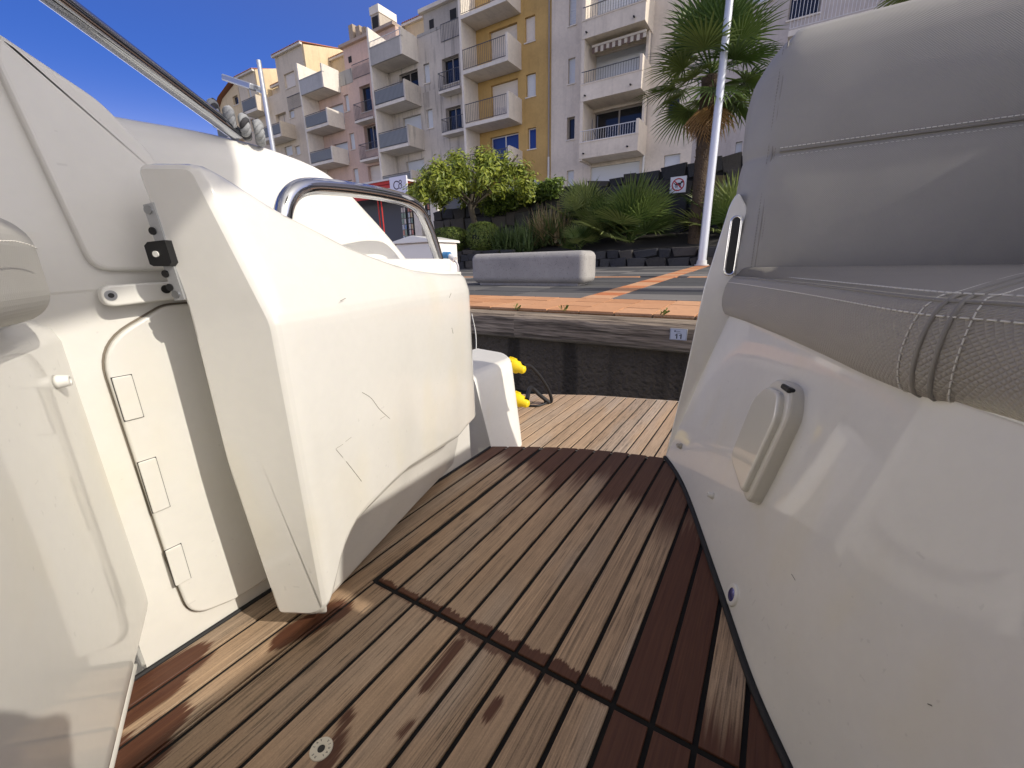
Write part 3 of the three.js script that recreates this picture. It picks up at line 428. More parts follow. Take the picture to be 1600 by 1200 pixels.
{
  const cabM = std(.012, .012, .014, .5);
  const plug = (px, py, z, name, lab) => { const c = onZ(px, py, z); const t = thing('power_plug', lab, 'plug', c); const g = new THREE.LatheGeometry([[0, -.05], [.030, -.05], [.036, -.042], [.036, -.012], [.031, -.006], [.031, .012], [.022, .022], [.020, .045], [.012, .052], [0, .052]].map(q => new THREE.Vector2(...q)), 12); g.rotateZ(-Math.PI / 2 - .25); mk('plug_body', g, yellowP, t); const r = []; for (let i = 0; i < 10; i++) { const a = i / 10 * 6.283; r.push(rbx(.03, .004, .006, .0015).translate(-.028, .036, 0).rotateX(a)); } mk('grip_rib', r.map(q => q.rotateZ(-.25)), yellowP, t); return c; };
  const a = plug(806, 573, -1.62, 0, 'yellow power plug lying highest behind the white locker on the platform'), b = plug(812, 626, -1.62, 0, 'yellow power plug lying on the teak beside the foot of the white locker');
  const e = onY(861, 628, -.136), e2 = onY(838, 608, -.05);
  const t = thing('power_cable', 'black power cable looping from the yellow plugs onto the swim platform', 'cable', V(0, 0, 0));
  mk('cable', tube([a.clone().add(V(.04, .01, 0)), onZ(828, 572, -1.7), onZ(845, 590, -1.78), onZ(858, 612, -1.84), e, onY(850, 629, -.138)], .009, 50, 8), cabM, t);
  mk('cable', tube([b.clone().add(V(.04, .01, 0)), onZ(830, 606, -1.75), onZ(843, 617, -1.8), onY(858, 629, -.136)], .011, 40, 8), cabM, t);
  mk('cable', tube([onY(858, 628, -.134), onY(840, 634, -.138), onY(815, 634, -.138), onY(790, 640, -.138)], .006, 30, 6), cabM, t);
  const w = thing('thin_wire', 'thin pale wire hanging behind the free edge of the gate beside the quay beam', 'wire', V(0, 0, 0));
  mk('wire', tube([onZ(737, 490, -1.9), onZ(743, 520, -1.9), onZ(744, 545, -1.85), onZ(740, 575, -1.7)], .0028, 30, 6), std(.55, .55, .53, .5), w);
}
// ---------- quay ----------
const gy = z => .0605 + .03 * Math.min(12.05, -z);
const stucco = (seed, streak) => tex(512, 512, (u, v) => { const n = tnoise(u, v, 5, 5), f = tnoise(u, v, 64, 2), s = tnoise(u, v * .08 + .5, 40, 3); const k = .86 + .26 * (n - .5) + .10 * (f - .5) - streak * sm(.5, .75, s) * .5; return s3(G1(cl(k, 0, 1))); }, { rep: [1 / 6, 1 / 6] });
const st1 = stucco(1, .12), st2 = stucco(2, .5);
const stuccoBump = tex(256, 256, (u, v) => G1(tnoise(u, v, 40, 3)), { srgb: false, rep: [1, 1] });
const wallMat = (r, g, b, m = st1) => std(r, g, b, .9, { map: m, bumpMap: stuccoBump, bumpScale: .004 });
const concrete = std(.40, .385, .36, .88, { map: tex(512, 512, (u, v) => { const n = tnoise(u, v, 6, 5), p = tnoise(u, v, 90, 1); const k = .82 + .3 * (n - .5) - (p > .86 ? .25 : 0); return s3(G1(cl(k))); }, { rep: [1, 1] }), bumpMap: stuccoBump, bumpScale: .002 });
const beamTex = tex(1024, 256, (u, v) => { const g = tnoise(u * .25, v, 48, 3), w = tnoise(u, v, 7, 4), cr = Math.pow(tnoise(u * .2 + .05 * w, v, 24, 3), 3); const k = .42 + .55 * (g - .4) + .5 * (w - .5) - 1.1 * cr; return s3(mixc([.11, .085, .06], [.56, .45, .33], cl(k))); }, { rep: [.5, 1.6] });
const beam = std(1, 1, 1, .9, { map: beamTex, bumpMap: tex(1024, 256, (u, v) => { const g = tnoise(u * .25, v, 48, 3), w = tnoise(u, v, 7, 4); return G1(.7 * g + .3 * w); }, { srgb: false, rep: [.5, 1.6] }), bumpScale: .02 });
{
  const water = new THREE.PlaneGeometry(500, 400).rotateX(-Math.PI / 2).translate(0, -.62, 80); struct(mk('water', water, phy(.012, .03, .032, .08, { bumpMap: tex(256, 256, (u, v) => G1(tnoise(u, v, 6, 4)), { srgb: false, rep: [90, 70] }), bumpScale: .05 })));
  const grd = struct(mk('ground', surf([[V(-400, .42, -12.3), V(400, .42, -12.3)], [V(-400, .42, -400), V(400, .42, -400)]]), std(.2, .19, .17, .95, { side: THREE.DoubleSide })));
  const q = struct(mk('quay', [bx(-60, -2.2, -14, 40, -.02, -3.30), (() => surf([[V(-60, gy(-3.4) - .016, -3.40), V(40, gy(-3.4) - .016, -3.40)], [V(-60, gy(-12.4) - .016, -12.4), V(40, gy(-12.4) - .016, -12.4)]]))()], std(.125, .10, .07, .95, { side: THREE.DoubleSide, map: stucco(7, .9), bumpMap: stuccoBump, bumpScale: .03 })));
  const R = rng(5);
  const terra = [[.66, .33, .16], [.70, .36, .18], [.62, .30, .14], [.74, .40, .21]].map(c => wallMat(...c)), terraD = [[.62, .21, .075], [.66, .24, .09]].map(c => wallMat(...c));
  const slabs = [[.11, .11, .108], [.17, .163, .152], [.085, .085, .085], [.23, .218, .20]].map(c => std(...c, .75, { map: st1 }));
  const tg = {}; const tile = (x0, x1, z0, z1, mats, name) => { const key = (x1 - x0).toFixed(2) + (z1 - z0).toFixed(2); const g = tg[key] ??= uvm(new THREE.BoxGeometry(x1 - x0 - .013, .03, z0 - z1 - .013)); const m = mk(name, g, mats[Math.floor(R() * mats.length)], q); m.position.set((x0 + x1) / 2, gy((z0 + z1) / 2) - .0165 + .004 * (R() - .5), (z0 + z1) / 2); m.rotation.set(.03 + .004 * (R() - .5), 0, .004 * (R() - .5)); };
  for (let r = 0; r < 3; r++) for (let i = 0; i < 30; i++) tile(-6.9 + i * .32, -6.9 + (i + 1) * .32, -3.42 - r * .316, -3.42 - (r + 1) * .316, terra, 'terracotta_tile');
  const CX = -1.83;
  for (let i = 0; i < 24; i++) { const z = -4.37 - i * .32; tile(CX - .02, CX + .32, z, z - .32, i % 3 == 1 ? terraD : terra, 'terracotta_tile'); }
  for (let i = 0; i < 30; i++) { const x0 = -9.3 + i * .42; if (x0 + .42 < CX - .02 || x0 > CX + .32) tile(x0, x0 + .42, -7.62, -7.90, terra, 'terracotta_tile'); }
  const xs = []; for (let x = CX - .02; x > -9; x -= .95) xs.push([x - .95, x]); for (let x = CX + .32; x < 3; x += .95) xs.push([x, x + .95]);
  const zs = []; for (let z = -4.37; z > -7.55; z -= .54) zs.push([z, Math.max(z - .54, -7.62)]); for (let z = -7.90; z > -12; z -= .68) zs.push([z, Math.max(z - .68, -12.05)]);
  for (const [a, b] of xs) for (const [c, d] of zs) tile(a, b, c, d, slabs, 'paving_slab');
  // timber beam along the edge
  const bm = thing('quay_beam', 'long weathered timber beam along the quay edge, sunlit on its top', 'beam', V(0, 0, 0));
  mk('timber', uvm(new RoundedBoxGeometry(16, .235, .22, 5, .055).translate(-2, .022, -3.30)), beam, bm);
  // number plate 11
  const dc = document.createElement('canvas'); dc.width = 256; dc.height = 200; const c = dc.getContext('2d'); c.fillStyle = '#c3c8d2'; c.fillRect(0, 0, 256, 200); c.strokeStyle = '#8d93a0'; c.lineWidth = 6; c.strokeRect(6, 6, 244, 188); c.fillStyle = '#15171c'; c.font = 'bold 118px sans-serif'; c.textAlign = 'center'; c.fillText('11', 134, 178); c.fillStyle = '#4a5162'; c.font = 'bold 26px sans-serif'; c.fillText('PORT', 124, 56); c.fillRect(60, 30, 26, 26); c.fillRect(90, 72, 84, 7);
  const dt = new THREE.CanvasTexture(dc); dt.colorSpace = THREE.SRGBColorSpace;
  const a = onZ(1047.5, 512.5, -3.18), b = onZ(1072.5, 532, -3.18), w = b.x - a.x, h = a.y - b.y;
  const pl = thing('berth_plate', 'small pale plate with the number 11 on the quay beam', 'number plate', V((a.x + b.x) / 2, (a.y + b.y) / 2 - .002, -3.186));
  mk('plate', bx(-w / 2, -h / 2, -.004, w / 2, h / 2, .004), std(.5, .52, .56, .5), pl); mk('print', new THREE.PlaneGeometry(w * .97, h * .97).translate(0, 0, .0065), std(1, 1, 1, .5, { map: dt }), pl);
  // bench
  const be = thing('concrete_bench', 'rounded pale concrete block bench standing on the quay paving', 'bench', V(-3.40, gy(-5.9), -5.97));
  mk('bench_block', uvm(new RoundedBoxGeometry(2.06, .47, .5, 8, .10).translate(0, .265, 0)), concrete, be); mk('bench_foot', uvm(new RoundedBoxGeometry(1.8, .06, .36, 2, .01).translate(0, .02, 0)), concrete, be);
  const to = thing('information_totem', 'slim grey information totem on the quay, outside the right edge of the view', 'totem', V(2.3, gy(-5.75), -5.75)); mk('panel', rbx(.12, 2.9, .46, .02, 0, 1.75, 0), std(.3, .31, .33, .5), to); mk('foot', rbx(.3, .3, .5, .02, 0, .15, 0), concrete, to);
  { const R3 = rng(19), ps = []; for (const [px, py] of [[806, 481], [1035, 489], [880, 483]]) { const c = onZ(px, py, -3.405); for (let i = 0; i < 14; i++) { const a = R3() * 6.28, h = .015 + .03 * R3(); ps.push(c.x + .04 * (R3() - .5), c.y - .02, c.z, c.x + .05 * Math.cos(a), c.y + h, c.z + .03 * Math.sin(a), c.x + .05 * Math.cos(a) + .008, c.y + h - .01, c.z + .03 * Math.sin(a)); } } const wg = new THREE.BufferGeometry(); wg.setAttribute('position', new THREE.Float32BufferAttribute(ps, 3)); wg.computeVertexNormals(); const wd = mk('weeds', uvm(wg), std(.16, .20, .03, .7, { side: THREE.DoubleSide })); tag(wd, 'tiny green weeds in the joint between quay beam and terracotta tiles', 'weeds'); wd.userData.kind = 'stuff'; }
  // tall pale pole
  const po = thing('mast_pole', 'tall pale painted pole standing on the quay in front of the palm', 'pole', V(-1.72, gy(-12), -11.9));
  mk('shaft', cyl(.105, .062, 9.5, 0, 0, 0, 24), std(.62, .64, .68, .35, { metalness: .25 }), po); mk('base_flange', [cyl(.17, .17, .03, 0, 0, 0, 24), cyl(.13, .12, .10, 0, .03, 0, 24)], std(.6, .6, .58, .5), po);
  for (const [y, rr] of [[3.95, .086], [4.7, .083]]) mk('clamp', cyl(rr, rr, .05, 0, y, 0, 20), steel, po);
}
// ---------- basalt walls with single stones ----------
const basalt = [[.06, .062, .068], [.085, .084, .082], [.05, .052, .058], [.11, .10, .088], [.075, .07, .064]].map(c => std(...c, .92, { bumpMap: stuccoBump, bumpScale: .02, map: st2 }));
const lichen = std(.15, .12, .06, .95, { map: st2 });
function stoneWall(name, label, x0, x1, z, yb, topf, sw, shh, seed, depth = .3) {
  const R = rng(seed), t = thing(name, label, 'stone wall', V(0, 0, 0)), core = []; const n = 24;
  const s = []; s.push([x0, yb]); s.push([x1, yb]); for (let i = n; i >= 0; i--) { const x = x0 + (x1 - x0) * i / n; s.push([x, topf(x) - .06]); }
  mk('mortar', uvm(ext(s, depth).translate(0, 0, z - depth - .05)), std(.03, .03, .032, .95, { map: st2 }), t);
  const variants = []; for (let v = 0; v < 5; v++) { const g = new RoundedBoxGeometry(1, 1, .16, 2, .06); const p = g.attributes.position; for (let i = 0; i < p.count; i++) { const x = p.getX(i), y = p.getY(i); p.setXYZ(i, x + .22 * (vn(x * 2.2 + v * 7, y * 2.2) - .5), y + .26 * (vn(x * 2.2 + 9, y * 2.2 + v * 5) - .5), p.getZ(i) + .05 * (vn(x * 3 + v, y * 3) - .5)); } g.computeVertexNormals(); variants.push(uvm(g)); }
  let y = yb; while (y < topf(x1) + .5 && y < 6) { const hh = shh * (.8 + .4 * R()); let x = x0 + R() * .2; while (x < x1) { const w = sw * (.6 + .8 * R()), tp = topf(x + w / 2); if (y + .08 < tp) { const h2 = Math.min(hh, tp - y + .04) * (.95 + .1 * R()); const m = mk('stone', variants[Math.floor(R() * 5)], R() < .03 ? lichen : basalt[Math.floor(R() * 5)], t); m.position.set(x + w / 2, y + h2 / 2 + (R() - .5) * .05, z - .03 + .03 * R()); m.scale.set(w * .95, h2 * .95, 1); m.rotation.z = (R() - .5) * .22; } x += w; } y += hh; }
  return t;
}
const polyF = pts => x => { if (x <= pts[0][0]) return pts[0][1]; for (let i = 0; i < pts.length - 1; i++) if (x <= pts[i + 1][0]) { const t = (x - pts[i][0]) / (pts[i + 1][0] - pts[i][0]); return pts[i][1] + (pts[i + 1][1] - pts[i][1]) * t; } return pts[pts.length - 1][1]; };
stoneWall('planter_wall', 'low wall of dark rough stones behind the concrete bench, edging the planting', -13, 3.2, -12.05, .38, polyF([[-13, 1.02], [-10.3, 1.0], [-4.8, .93], [3, .97]]), .52, .28, 21);
stoneWall('retaining_wall', 'tall dark basalt retaining wall below the apartment blocks, carrying the no-dogs sign', -13.6, 4, -15, .9, polyF([[-13.6, 2.84], [-10.1, 2.95], [-8, 3.1], [-7.27, 3.16], [-4.35, 3.34], [-2.7, 3.46], [-1.4, 3.54], [4, 3.75]]), .62, .5, 33, .35);
struct(mk('planting_soil', surf([[V(-13, .80, -12.2), V(4, .84, -12.2)], [V(-13, 1.35, -14.9), V(4, 1.5, -14.9)]]), std(.025, .022, .018, .98, { side: THREE.DoubleSide })));
struct(mk('terrace_ground', surf([[V(-13.6, 2.80, -15.2), V(-7, 3.05, -15.2), V(4, 3.55, -15.2), V(30, 3.55, -15.2)], [V(-13.6, 2.8, -24.4), V(-7, 3.1, -24.4), V(4, 3.55, -24.4), V(30, 3.55, -24.4)]]), std(.2, .19, .17, .95, { side: THREE.DoubleSide })));
{ // sign: no dogs
  const dc = document.createElement('canvas'); dc.width = dc.height = 256; const c = dc.getContext('2d'); c.fillStyle = '#e4e4ea'; c.fillRect(0, 0, 256, 256); c.fillStyle = '#17171b';
  c.beginPath(); c.ellipse(128, 118, 52, 20, -.12, 0, 7); c.fill(); c.beginPath(); c.arc(186, 92, 19, 0, 7); c.fill(); c.fillRect(190, 88, 30, 14); c.fillRect(88, 118, 14, 58); c.fillRect(110, 122, 12, 54); c.fillRect(150, 116, 13, 60); c.fillRect(168, 110, 12, 66); c.lineWidth = 11; c.strokeStyle = '#17171b'; c.beginPath(); c.moveTo(82, 120); c.lineTo(54, 92); c.stroke();
  c.strokeStyle = '#b3202a'; c.lineWidth = 19; c.beginPath(); c.arc(128, 128, 96, 0, 7); c.stroke(); c.beginPath(); c.moveTo(62, 62); c.lineTo(194, 194); c.stroke();
  const dt = new THREE.CanvasTexture(dc); dt.colorSpace = THREE.SRGBColorSpace;
  const t = thing('no_dogs_sign', 'square white no-dogs sign with red ring on the dark stone wall', 'sign', V(-3.05, 2.83, -14.72)); mk('plate', bx(-.24, -.235, -.012, .24, .235, .012), std(.7, .7, .72, .5), t); mk('print', new THREE.PlaneGeometry(.46, .45).translate(0, 0, .0145), std(1, 1, 1, .5, { map: dt }), t); mk('bracket', bx(-.03, -.1, -.2, .03, .1, -.012), steel, t);
}
// ---------- plants ----------
const leafM = (r, g, b, tr = .35) => new THREE.MeshPhysicalMaterial({ color: new THREE.Color().setRGB(r * 1.75, g * 1.75, b * 1.6), roughness: .42, side: THREE.DoubleSide, transmission: tr, thickness: 0, specularIntensity: .5 });
const leafS = (r, g, b, ro = .45) => std(r, g, b, ro, { side: THREE.DoubleSide });
function triGeo(pos) { const g = new THREE.BufferGeometry(); g.setAttribute('position', new THREE.Float32BufferAttribute(pos, 3)); g.computeVertexNormals(); g.setAttribute('uv', new THREE.Float32BufferAttribute(new Float32Array(pos.length / 3 * 2), 2)); return g; }
// fan frond along +x: petiole then pleated blades
function frondGeo(R, pet, blade, n, spread, droop, wid = .034) {
  const pos = [], q = (a, b, c, d) => pos.push(a.x, a.y, a.z, b.x, b.y, b.z, c.x, c.y, c.z, a.x, a.y, a.z, c.x, c.y, c.z, d.x, d.y, d.z);
  const C = V(pet, -.06 * pet, 0); q(V(0, .012, .012), V(0, -.012, -.012), C.clone().add(V(0, -.008, -.008)), C.clone().add(V(0, .008, .008))); q(V(0, .012, -.012), V(0, -.012, .012), C.clone().add(V(0, -.008, .008)), C.clone().add(V(0, .008, -.008)));
  for (let i = 0; i < n; i++) { const a = (i / (n - 1) - .5) * spread, L = blade * (.72 + .28 * Math.cos(a * .55)) * (.92 + .16 * R()), dr = droop * (.6 + .8 * R()), d = V(Math.cos(a), 0, Math.sin(a)), s = V(-Math.sin(a), 0, Math.cos(a)), w = wid * (L / .9); const up = .10 * Math.cos(a * .5); let prev = null; for (let k = 0; k <= 4; k++) { const t = k / 4, p = C.clone().addScaledVector(d, L * t).add(V(0, up * t - dr * t * t * t + (i % 2 ? .008 : -.008) * (1 - t), 0)), ww = w * Math.sin(Math.PI * (.22 + .76 * t)) * (k == 4 ? .05 : 1); const l = p.clone().addScaledVector(s, ww / 2).add(V(0, .25 * ww, 0)), r = p.clone().addScaledVector(s, -ww / 2).add(V(0, .25 * ww, 0)); if (prev) { q(prev[0], prev[2], p, l); q(prev[2], prev[1], r, p); } prev = [l, r, p]; } }
  return triGeo(pos);
}
const palmG = leafM(.085, .125, .035, .25), palmG2 = leafM(.125, .160, .05, .3), palmD = leafM(.05, .085, .025, .2), palmDry = leafM(.20, .12, .05, .2);
const FR = rng(77), fr = [0, 1, 2].map(() => frondGeo(FR, .80, 1.0, 26, 3.5, .20, .052)), frDry = frondGeo(FR, .35, .75, 20, 2.0, .35, .045), frS = [0, 1].map(() => frondGeo(FR, .5, .66, 20, 2.9, .08, .055));
function crown(t, R, n, c, dry, e0 = -.5, e1 = 1.35, sc = 1) {
  for (let i = 0; i < n; i++) { const az = i * 2.39996 + R() * .3, el = e0 + (e1 - e0) * Math.pow((i + .5) / n, .8), m = mk('frond', fr[i % 3], [palmG, palmG2, palmD][Math.floor(R() * 3)], t); m.position.copy(c).add(V(0, .12 * (i / n), 0)); m.rotation.order = 'YZX'; m.rotation.set((R() - .5) * .7, az, el); m.scale.setScalar(sc * (.85 + .25 * R())); }
  for (let i = 0; i < dry; i++) { const m = mk('dry_frond', frDry, palmDry, t); m.position.copy(c).add(V(0, -.15 - .3 * R(), 0)); m.rotation.order = 'YZX'; m.rotation.set((R() - .5) * .5, i * 2.4, -1.15 - .3 * R()); m.scale.setScalar(sc * (.85 + .3 * R())); }
}
function palm(label, x, z, y0, yc, sc, seed) {
  const t = thing('fan_palm', label, 'palm tree', V(x, y0, z), null), R = rng(seed), h = yc - y0; const rows = []; for (let i = 0; i <= 40; i++) { const y = h * i / 40, r = []; for (let j = 0; j <= 18; j++) { const a = j / 18 * 6.2832; const rr = (.17 + .03 * sm(.3, 1, i / 40)) * sc * (1 + .16 * (vn(j % 18 * 1.3, i * 1.1) - .5) + .10 * ((i + j) % 2)); r.push(V(rr * Math.cos(a), y, rr * Math.sin(a))); } rows.push(r); }
  mk('trunk', surf(rows), std(.085, .058, .035, .95, { side: THREE.DoubleSide, bumpMap: stuccoBump, bumpScale: .03 }), t);
  const fib = []; for (let i = 0; i < 260; i++) { const a = R() * 6.28, y = R() * h, rr = .19 * sc; const p = V(rr * Math.cos(a), y, rr * Math.sin(a)), d = V(Math.cos(a) * 1.2, 1.1, Math.sin(a) * 1.2).multiplyScalar(.06); fib.push(p.x, p.y, p.z, p.x + d.x + .01, p.y + d.y, p.z + d.z, p.x + .03 * Math.sin(a), p.y, p.z - .03 * Math.cos(a)); }
  mk('leaf_stub', triGeo(fib), std(.13, .085, .05, .95, { side: THREE.DoubleSide }), t).userData.kind = 'stuff';
  crown(t, R, 34, V(0, h, 0), 14, -.85, 1.35, sc * 1.06); return t;
}
palm('tall fan palm with dry brown skirt, behind the pale pole on the quay', -2.12, -13, .9, 5.0, 1.0, 3);
palm('second fan palm whose fronds show above the top of the grey backrest', 2.5, -15.8, 3.5, 7.6, 1.0, 8);
const shrubM = [leafM(.10, .14, .04, .3), leafM(.16, .19, .065, .3), leafM(.045, .075, .022, .25)];
function fanShrub(label, x, z, y, r, n, seed, el0 = .15, name = 'fan_palm_shrub') { const t = thing(name, label, 'shrub', V(x, y, z)), R = rng(seed); for (let i = 0; i < n; i++) { const m = mk('frond', frS[i % 2], shrubM[Math.floor(R() * 3)], t); m.position.set((R() - .5) * .25, .05 + .25 * R(), (R() - .5) * .25); m.rotation.order = 'YZX'; m.rotation.set((R() - .5) * .6, i * 2.39996, el0 + (1.45 - el0) * Math.pow(R(), .9)); m.scale.setScalar(r * (.75 + .35 * R())); } return t; }
fanShrub('largest round fan palm shrub before the dark wall, left of the no-dogs sign', -3.95, -13.1, 1.05, 1.6, 46, 11);
fanShrub('fan palm shrub growing right of the palm trunk beside the grey backrest', -1.35, -13.6, 1.05, 1.5, 36, 12);
fanShrub('tall narrow fan palm shrub reaching the stone wall top, left of the largest', -5.75, -13.9, 1.6, 1.25, 34, 13, .4);
fanShrub('small fan palm shrub low at the planter edge behind the bench end', -5.45, -12.6, .85, .72, 26, 14, .1);
fanShrub('dark fan palm shrub between the tall narrow one and the largest one', -4.95, -13.6, 1.3, 1.05, 28, 15, .2);
// long strap leaves
function strapPlant(label, x, z, y, h, w, n, seed, mats) { const t = thing('strap_leaf_plant', label, 'plant', V(x, y, z)), R = rng(seed), P = [[], []]; for (let i = 0; i < n; i++) { const a = R() * 6.28, el = .5 + R() * 1.0, L = h * (.6 + .5 * R()), b = V((R() - .5) * w, R() * h * .35, (R() - .5) * w * .6), d = V(Math.cos(a) * Math.cos(el), Math.sin(el), Math.sin(a) * Math.cos(el)), s = V(-Math.sin(a), 0, Math.cos(a)).multiplyScalar(.036); let pr = null; for (let k = 0; k <= 3; k++) { const u = k / 3, p = b.clone().addScaledVector(d, L * u).add(V(0, -.35 * L * u * u * (1.2 - Math.sin(el)), 0)), ww = 1 - u * .92; const l = p.clone().addScaledVector(s, ww), r = p.clone().addScaledVector(s, -ww); if (pr) P[i % 2].push(pr[0].x, pr[0].y, pr[0].z, pr[1].x, pr[1].y, pr[1].z, r.x, r.y, r.z, pr[0].x, pr[0].y, pr[0].z, r.x, r.y, r.z, l.x, l.y, l.z); pr = [l, r]; } } mk('leaves', triGeo(P[0]), mats[0], t).userData.kind = 'stuff'; mk('old_leaves', triGeo(P[1]), mats[1], t).userData.kind = 'stuff'; return t; }
strapPlant('wide dark strap-leaved plant right of the clipped bushes', -7.9, -12.9, .85, .95, 1.5, 620, 41, [leafM(.09, .125, .05), leafM(.05, .08, .028)]);
strapPlant('strap-leaved plant with pale dry flower stalks, above the left half of the bench', -6.9, -13.4, 1.1, 1.15, 1.3, 560, 42, [leafM(.085, .115, .04), leafM(.24, .19, .11)]);
function leafCloud(R, n, size, place) { const pos = []; for (let i = 0; i < n; i++) { const { p, n: nn } = place(R, i); const a = V(R() - .5, R() - .5, R() - .5).normalize(), u = new THREE.Vector3().crossVectors(nn, a).normalize(), v = new THREE.Vector3().crossVectors(nn, u).normalize(), s = size * (.6 + .8 * R()); const A = p.clone().addScaledVector(u, s), B = p.clone().addScaledVector(v, s * .38).addScaledVector(nn, s * .12), C = p.clone().addScaledVector(u, -s), D = p.clone().addScaledVector(v, -s * .38).addScaledVector(nn, s * .12); pos.push(A.x, A.y, A.z, B.x, B.y, B.z, C.x, C.y, C.z, A.x, A.y, A.z, C.x, C.y, C.z, D.x, D.y, D.z); } return triGeo(pos); }
function clipped(label, x, y, z, rx, ry, rz, seed) { const t = thing('clipped_bush', label, 'bush', V(x, y - ry * .8, z)), R = rng(seed); const core = new THREE.IcosahedronGeometry(1, 4); { const p = core.attributes.position; for (let i = 0; i < p.count; i++) { const v = V(p.getX(i), p.getY(i), p.getZ(i)), k = .86 + .12 * vn(v.x * 4 + 5, v.y * 4 + v.z * 4); p.setXYZ(i, v.x * rx * k, ry * .8 + v.y * ry * k, v.z * rz * k); } core.computeVertexNormals(); } mk('inner_twigs', core, std(.012, .018, .008, .95), t);
  const lf = c => leafCloud(R, 2600, .042, R => { const a = R() * 6.283, b = Math.acos(2 * R() - 1), d = V(Math.sin(b) * Math.cos(a), Math.cos(b), Math.sin(b) * Math.sin(a)), e = Math.pow(Math.abs(d.x), 3) + Math.pow(Math.abs(d.y), 3) + Math.pow(Math.abs(d.z), 3), k = (.88 + .14 * R()) * Math.pow(e, -1 / 3) * .93; return { p: V(d.x * rx * k, ry * .8 + d.y * ry * k, d.z * rz * k), n: d.add(V(R() - .5, R() - .5, R() - .5)).normalize() }; });
  mk('leaves', lf(), leafM(.075, .11, .025), t).userData.kind = 'stuff'; mk('young_leaves', lf(), leafM(.12, .15, .035), t).userData.kind = 'stuff'; }
clipped('clipped round bush partly hidden by the chrome handle', -11.0, 1.50, -13, .78, .48, .7, 51);
clipped('clipped cube-like bush left of the strap-leaved plants', -9.4, 1.52, -13, .60, .55, .6, 52);
{ // hedge creeper on the wall crest
  const R = rng(61), t = thing('creeper', 'sunlit leafy creeper spilling over the crest of the stone wall left of the palms', 'plant', V(0, 0, 0));
  const pl = R => { const u = R(), x = -10.4 + u * 3.3, yt = 2.85 + u * .45; return { p: V(x + (R() - .5) * .3, yt + (R() - .65) * .75 * (.5 + .5 * R()), -14.7 + (R() - .5) * .7), n: V(R() - .2, R() * .9, R() - .3).normalize() }; };
  mk('leaves', leafCloud(R, 2600, .085, pl), leafM(.12, .17, .03), t).userData.kind = 'stuff'; mk('dark_leaves', leafCloud(R, 1800, .085, pl), leafM(.05, .075, .02), t).userData.kind = 'stuff';
}
{ // broad tree
  const R = rng(71), t = thing('broad_tree', 'broad leafy tree with yellow-green sunlit crown in front of the ochre block', 'tree', V(-10.15, 1.2, -13.5));
  const tr = [tube([V(0, 0, 0), V(.05, .7, 0), V(-.1, 1.4, .05), V(-.05, 1.9, 0)], .11, 20, 9)];
  const ends = []; for (let i = 0; i < 11; i++) { const a = i * 2.4, L = 1.1 + .9 * R(), e = V(Math.cos(a) * L * 1.15, 2.3 + R() * .9, Math.sin(a) * L * .9); ends.push(e); tr.push(tube([V(-.05, 1.3 + .4 * R(), 0), V(e.x * .4, 2.0, e.z * .4), e], .035, 12, 6)); }
  mk('trunk', tr, std(.09, .075, .055, .95), t);
  const cl_ = []; for (let i = 0; i < 95; i++) { const a = R() * 6.283, r = Math.sqrt(R()), y = 1.55 + (1 - r * r * .75) * 2.0 * (.25 + .75 * R()); cl_.push(V(Math.cos(a) * r * 2.55, y, Math.sin(a) * r * 2.0)); }
  const pl = k => R => { const c = cl_[Math.floor(R() * cl_.length)], d = V(R() + R() + R() - 1.5, R() + R() + R() - 1.5, R() + R() + R() - 1.5); return { p: c.clone().add(d.clone().multiplyScalar(.30)), n: d.normalize().add(V(.2, .7, .2)).normalize() }; };
  mk('crown', leafCloud(R, 7000, .088, pl(0)), leafM(.19, .215, .03, .4), t).userData.kind = 'stuff';
  mk('crown', leafCloud(R, 6000, .088, pl(1)), leafM(.10, .13, .022, .3), t).userData.kind = 'stuff';
}
// ---------- apartment blocks ----------
const ZF = -23.2, ZW = -24.7, yF = v => .58 + v * 23.2, yW = v => .58 + v * 24.7;
const MW = { white: wallMat(.84, .75, .63), ochre: wallMat(.62, .41, .15), grey: wallMat(.66, .60, .52, st2), pink: wallMat(.72, .53, .44), beige: wallMat(.74, .64, .50), sand: wallMat(.80, .64, .40), rose: wallMat(.56, .51, .48) };
const trimW = wallMat(.84, .78, .69), stained = wallMat(.46, .44, .40, stucco(4, .95)), shut = std(.62, .65, .68, .6), shutC = std(.72, .66, .58, .6), frameW = std(.66, .66, .66, .4), paneD = phy(.012, .014, .018, .05), paneB = phy(.02, .05, .22, .06), railM = std(.10, .11, .13, .5, { metalness: .4 }), railW = std(.6, .6, .62, .5), glassR = phy(.24, .26, .27, .4), zinc = std(.30, .27, .24, .5), pipeW = std(.62, .62, .60, .45), tileM = [std(.42, .17, .09, .9), std(.35, .14, .08, .9)], dark = std(.02, .02, .022, .9);
function block(name, label, mat, x0, x1, top, group) {      // top: outline points from left to right
  const t = thing(name, label, 'apartment block', V((x0 + x1) / 2, .3, ZW)); t.userData.group = group; t.position.set(0, 0, 0); return Object.assign(t, {}), { t, mat, x0, x1, top, op: [] };
}
const rect = (px0, py0, px1, py1, z = ZW) => { const a = onZ(px0, py0, z), b = onZ(px1, py0, z), c = onZ(px0, py1, z); return [a.x, c.y, b.x, a.y]; };
function opening(B, r, kind, deep = .16) { B.op.push([r, kind, deep]); }
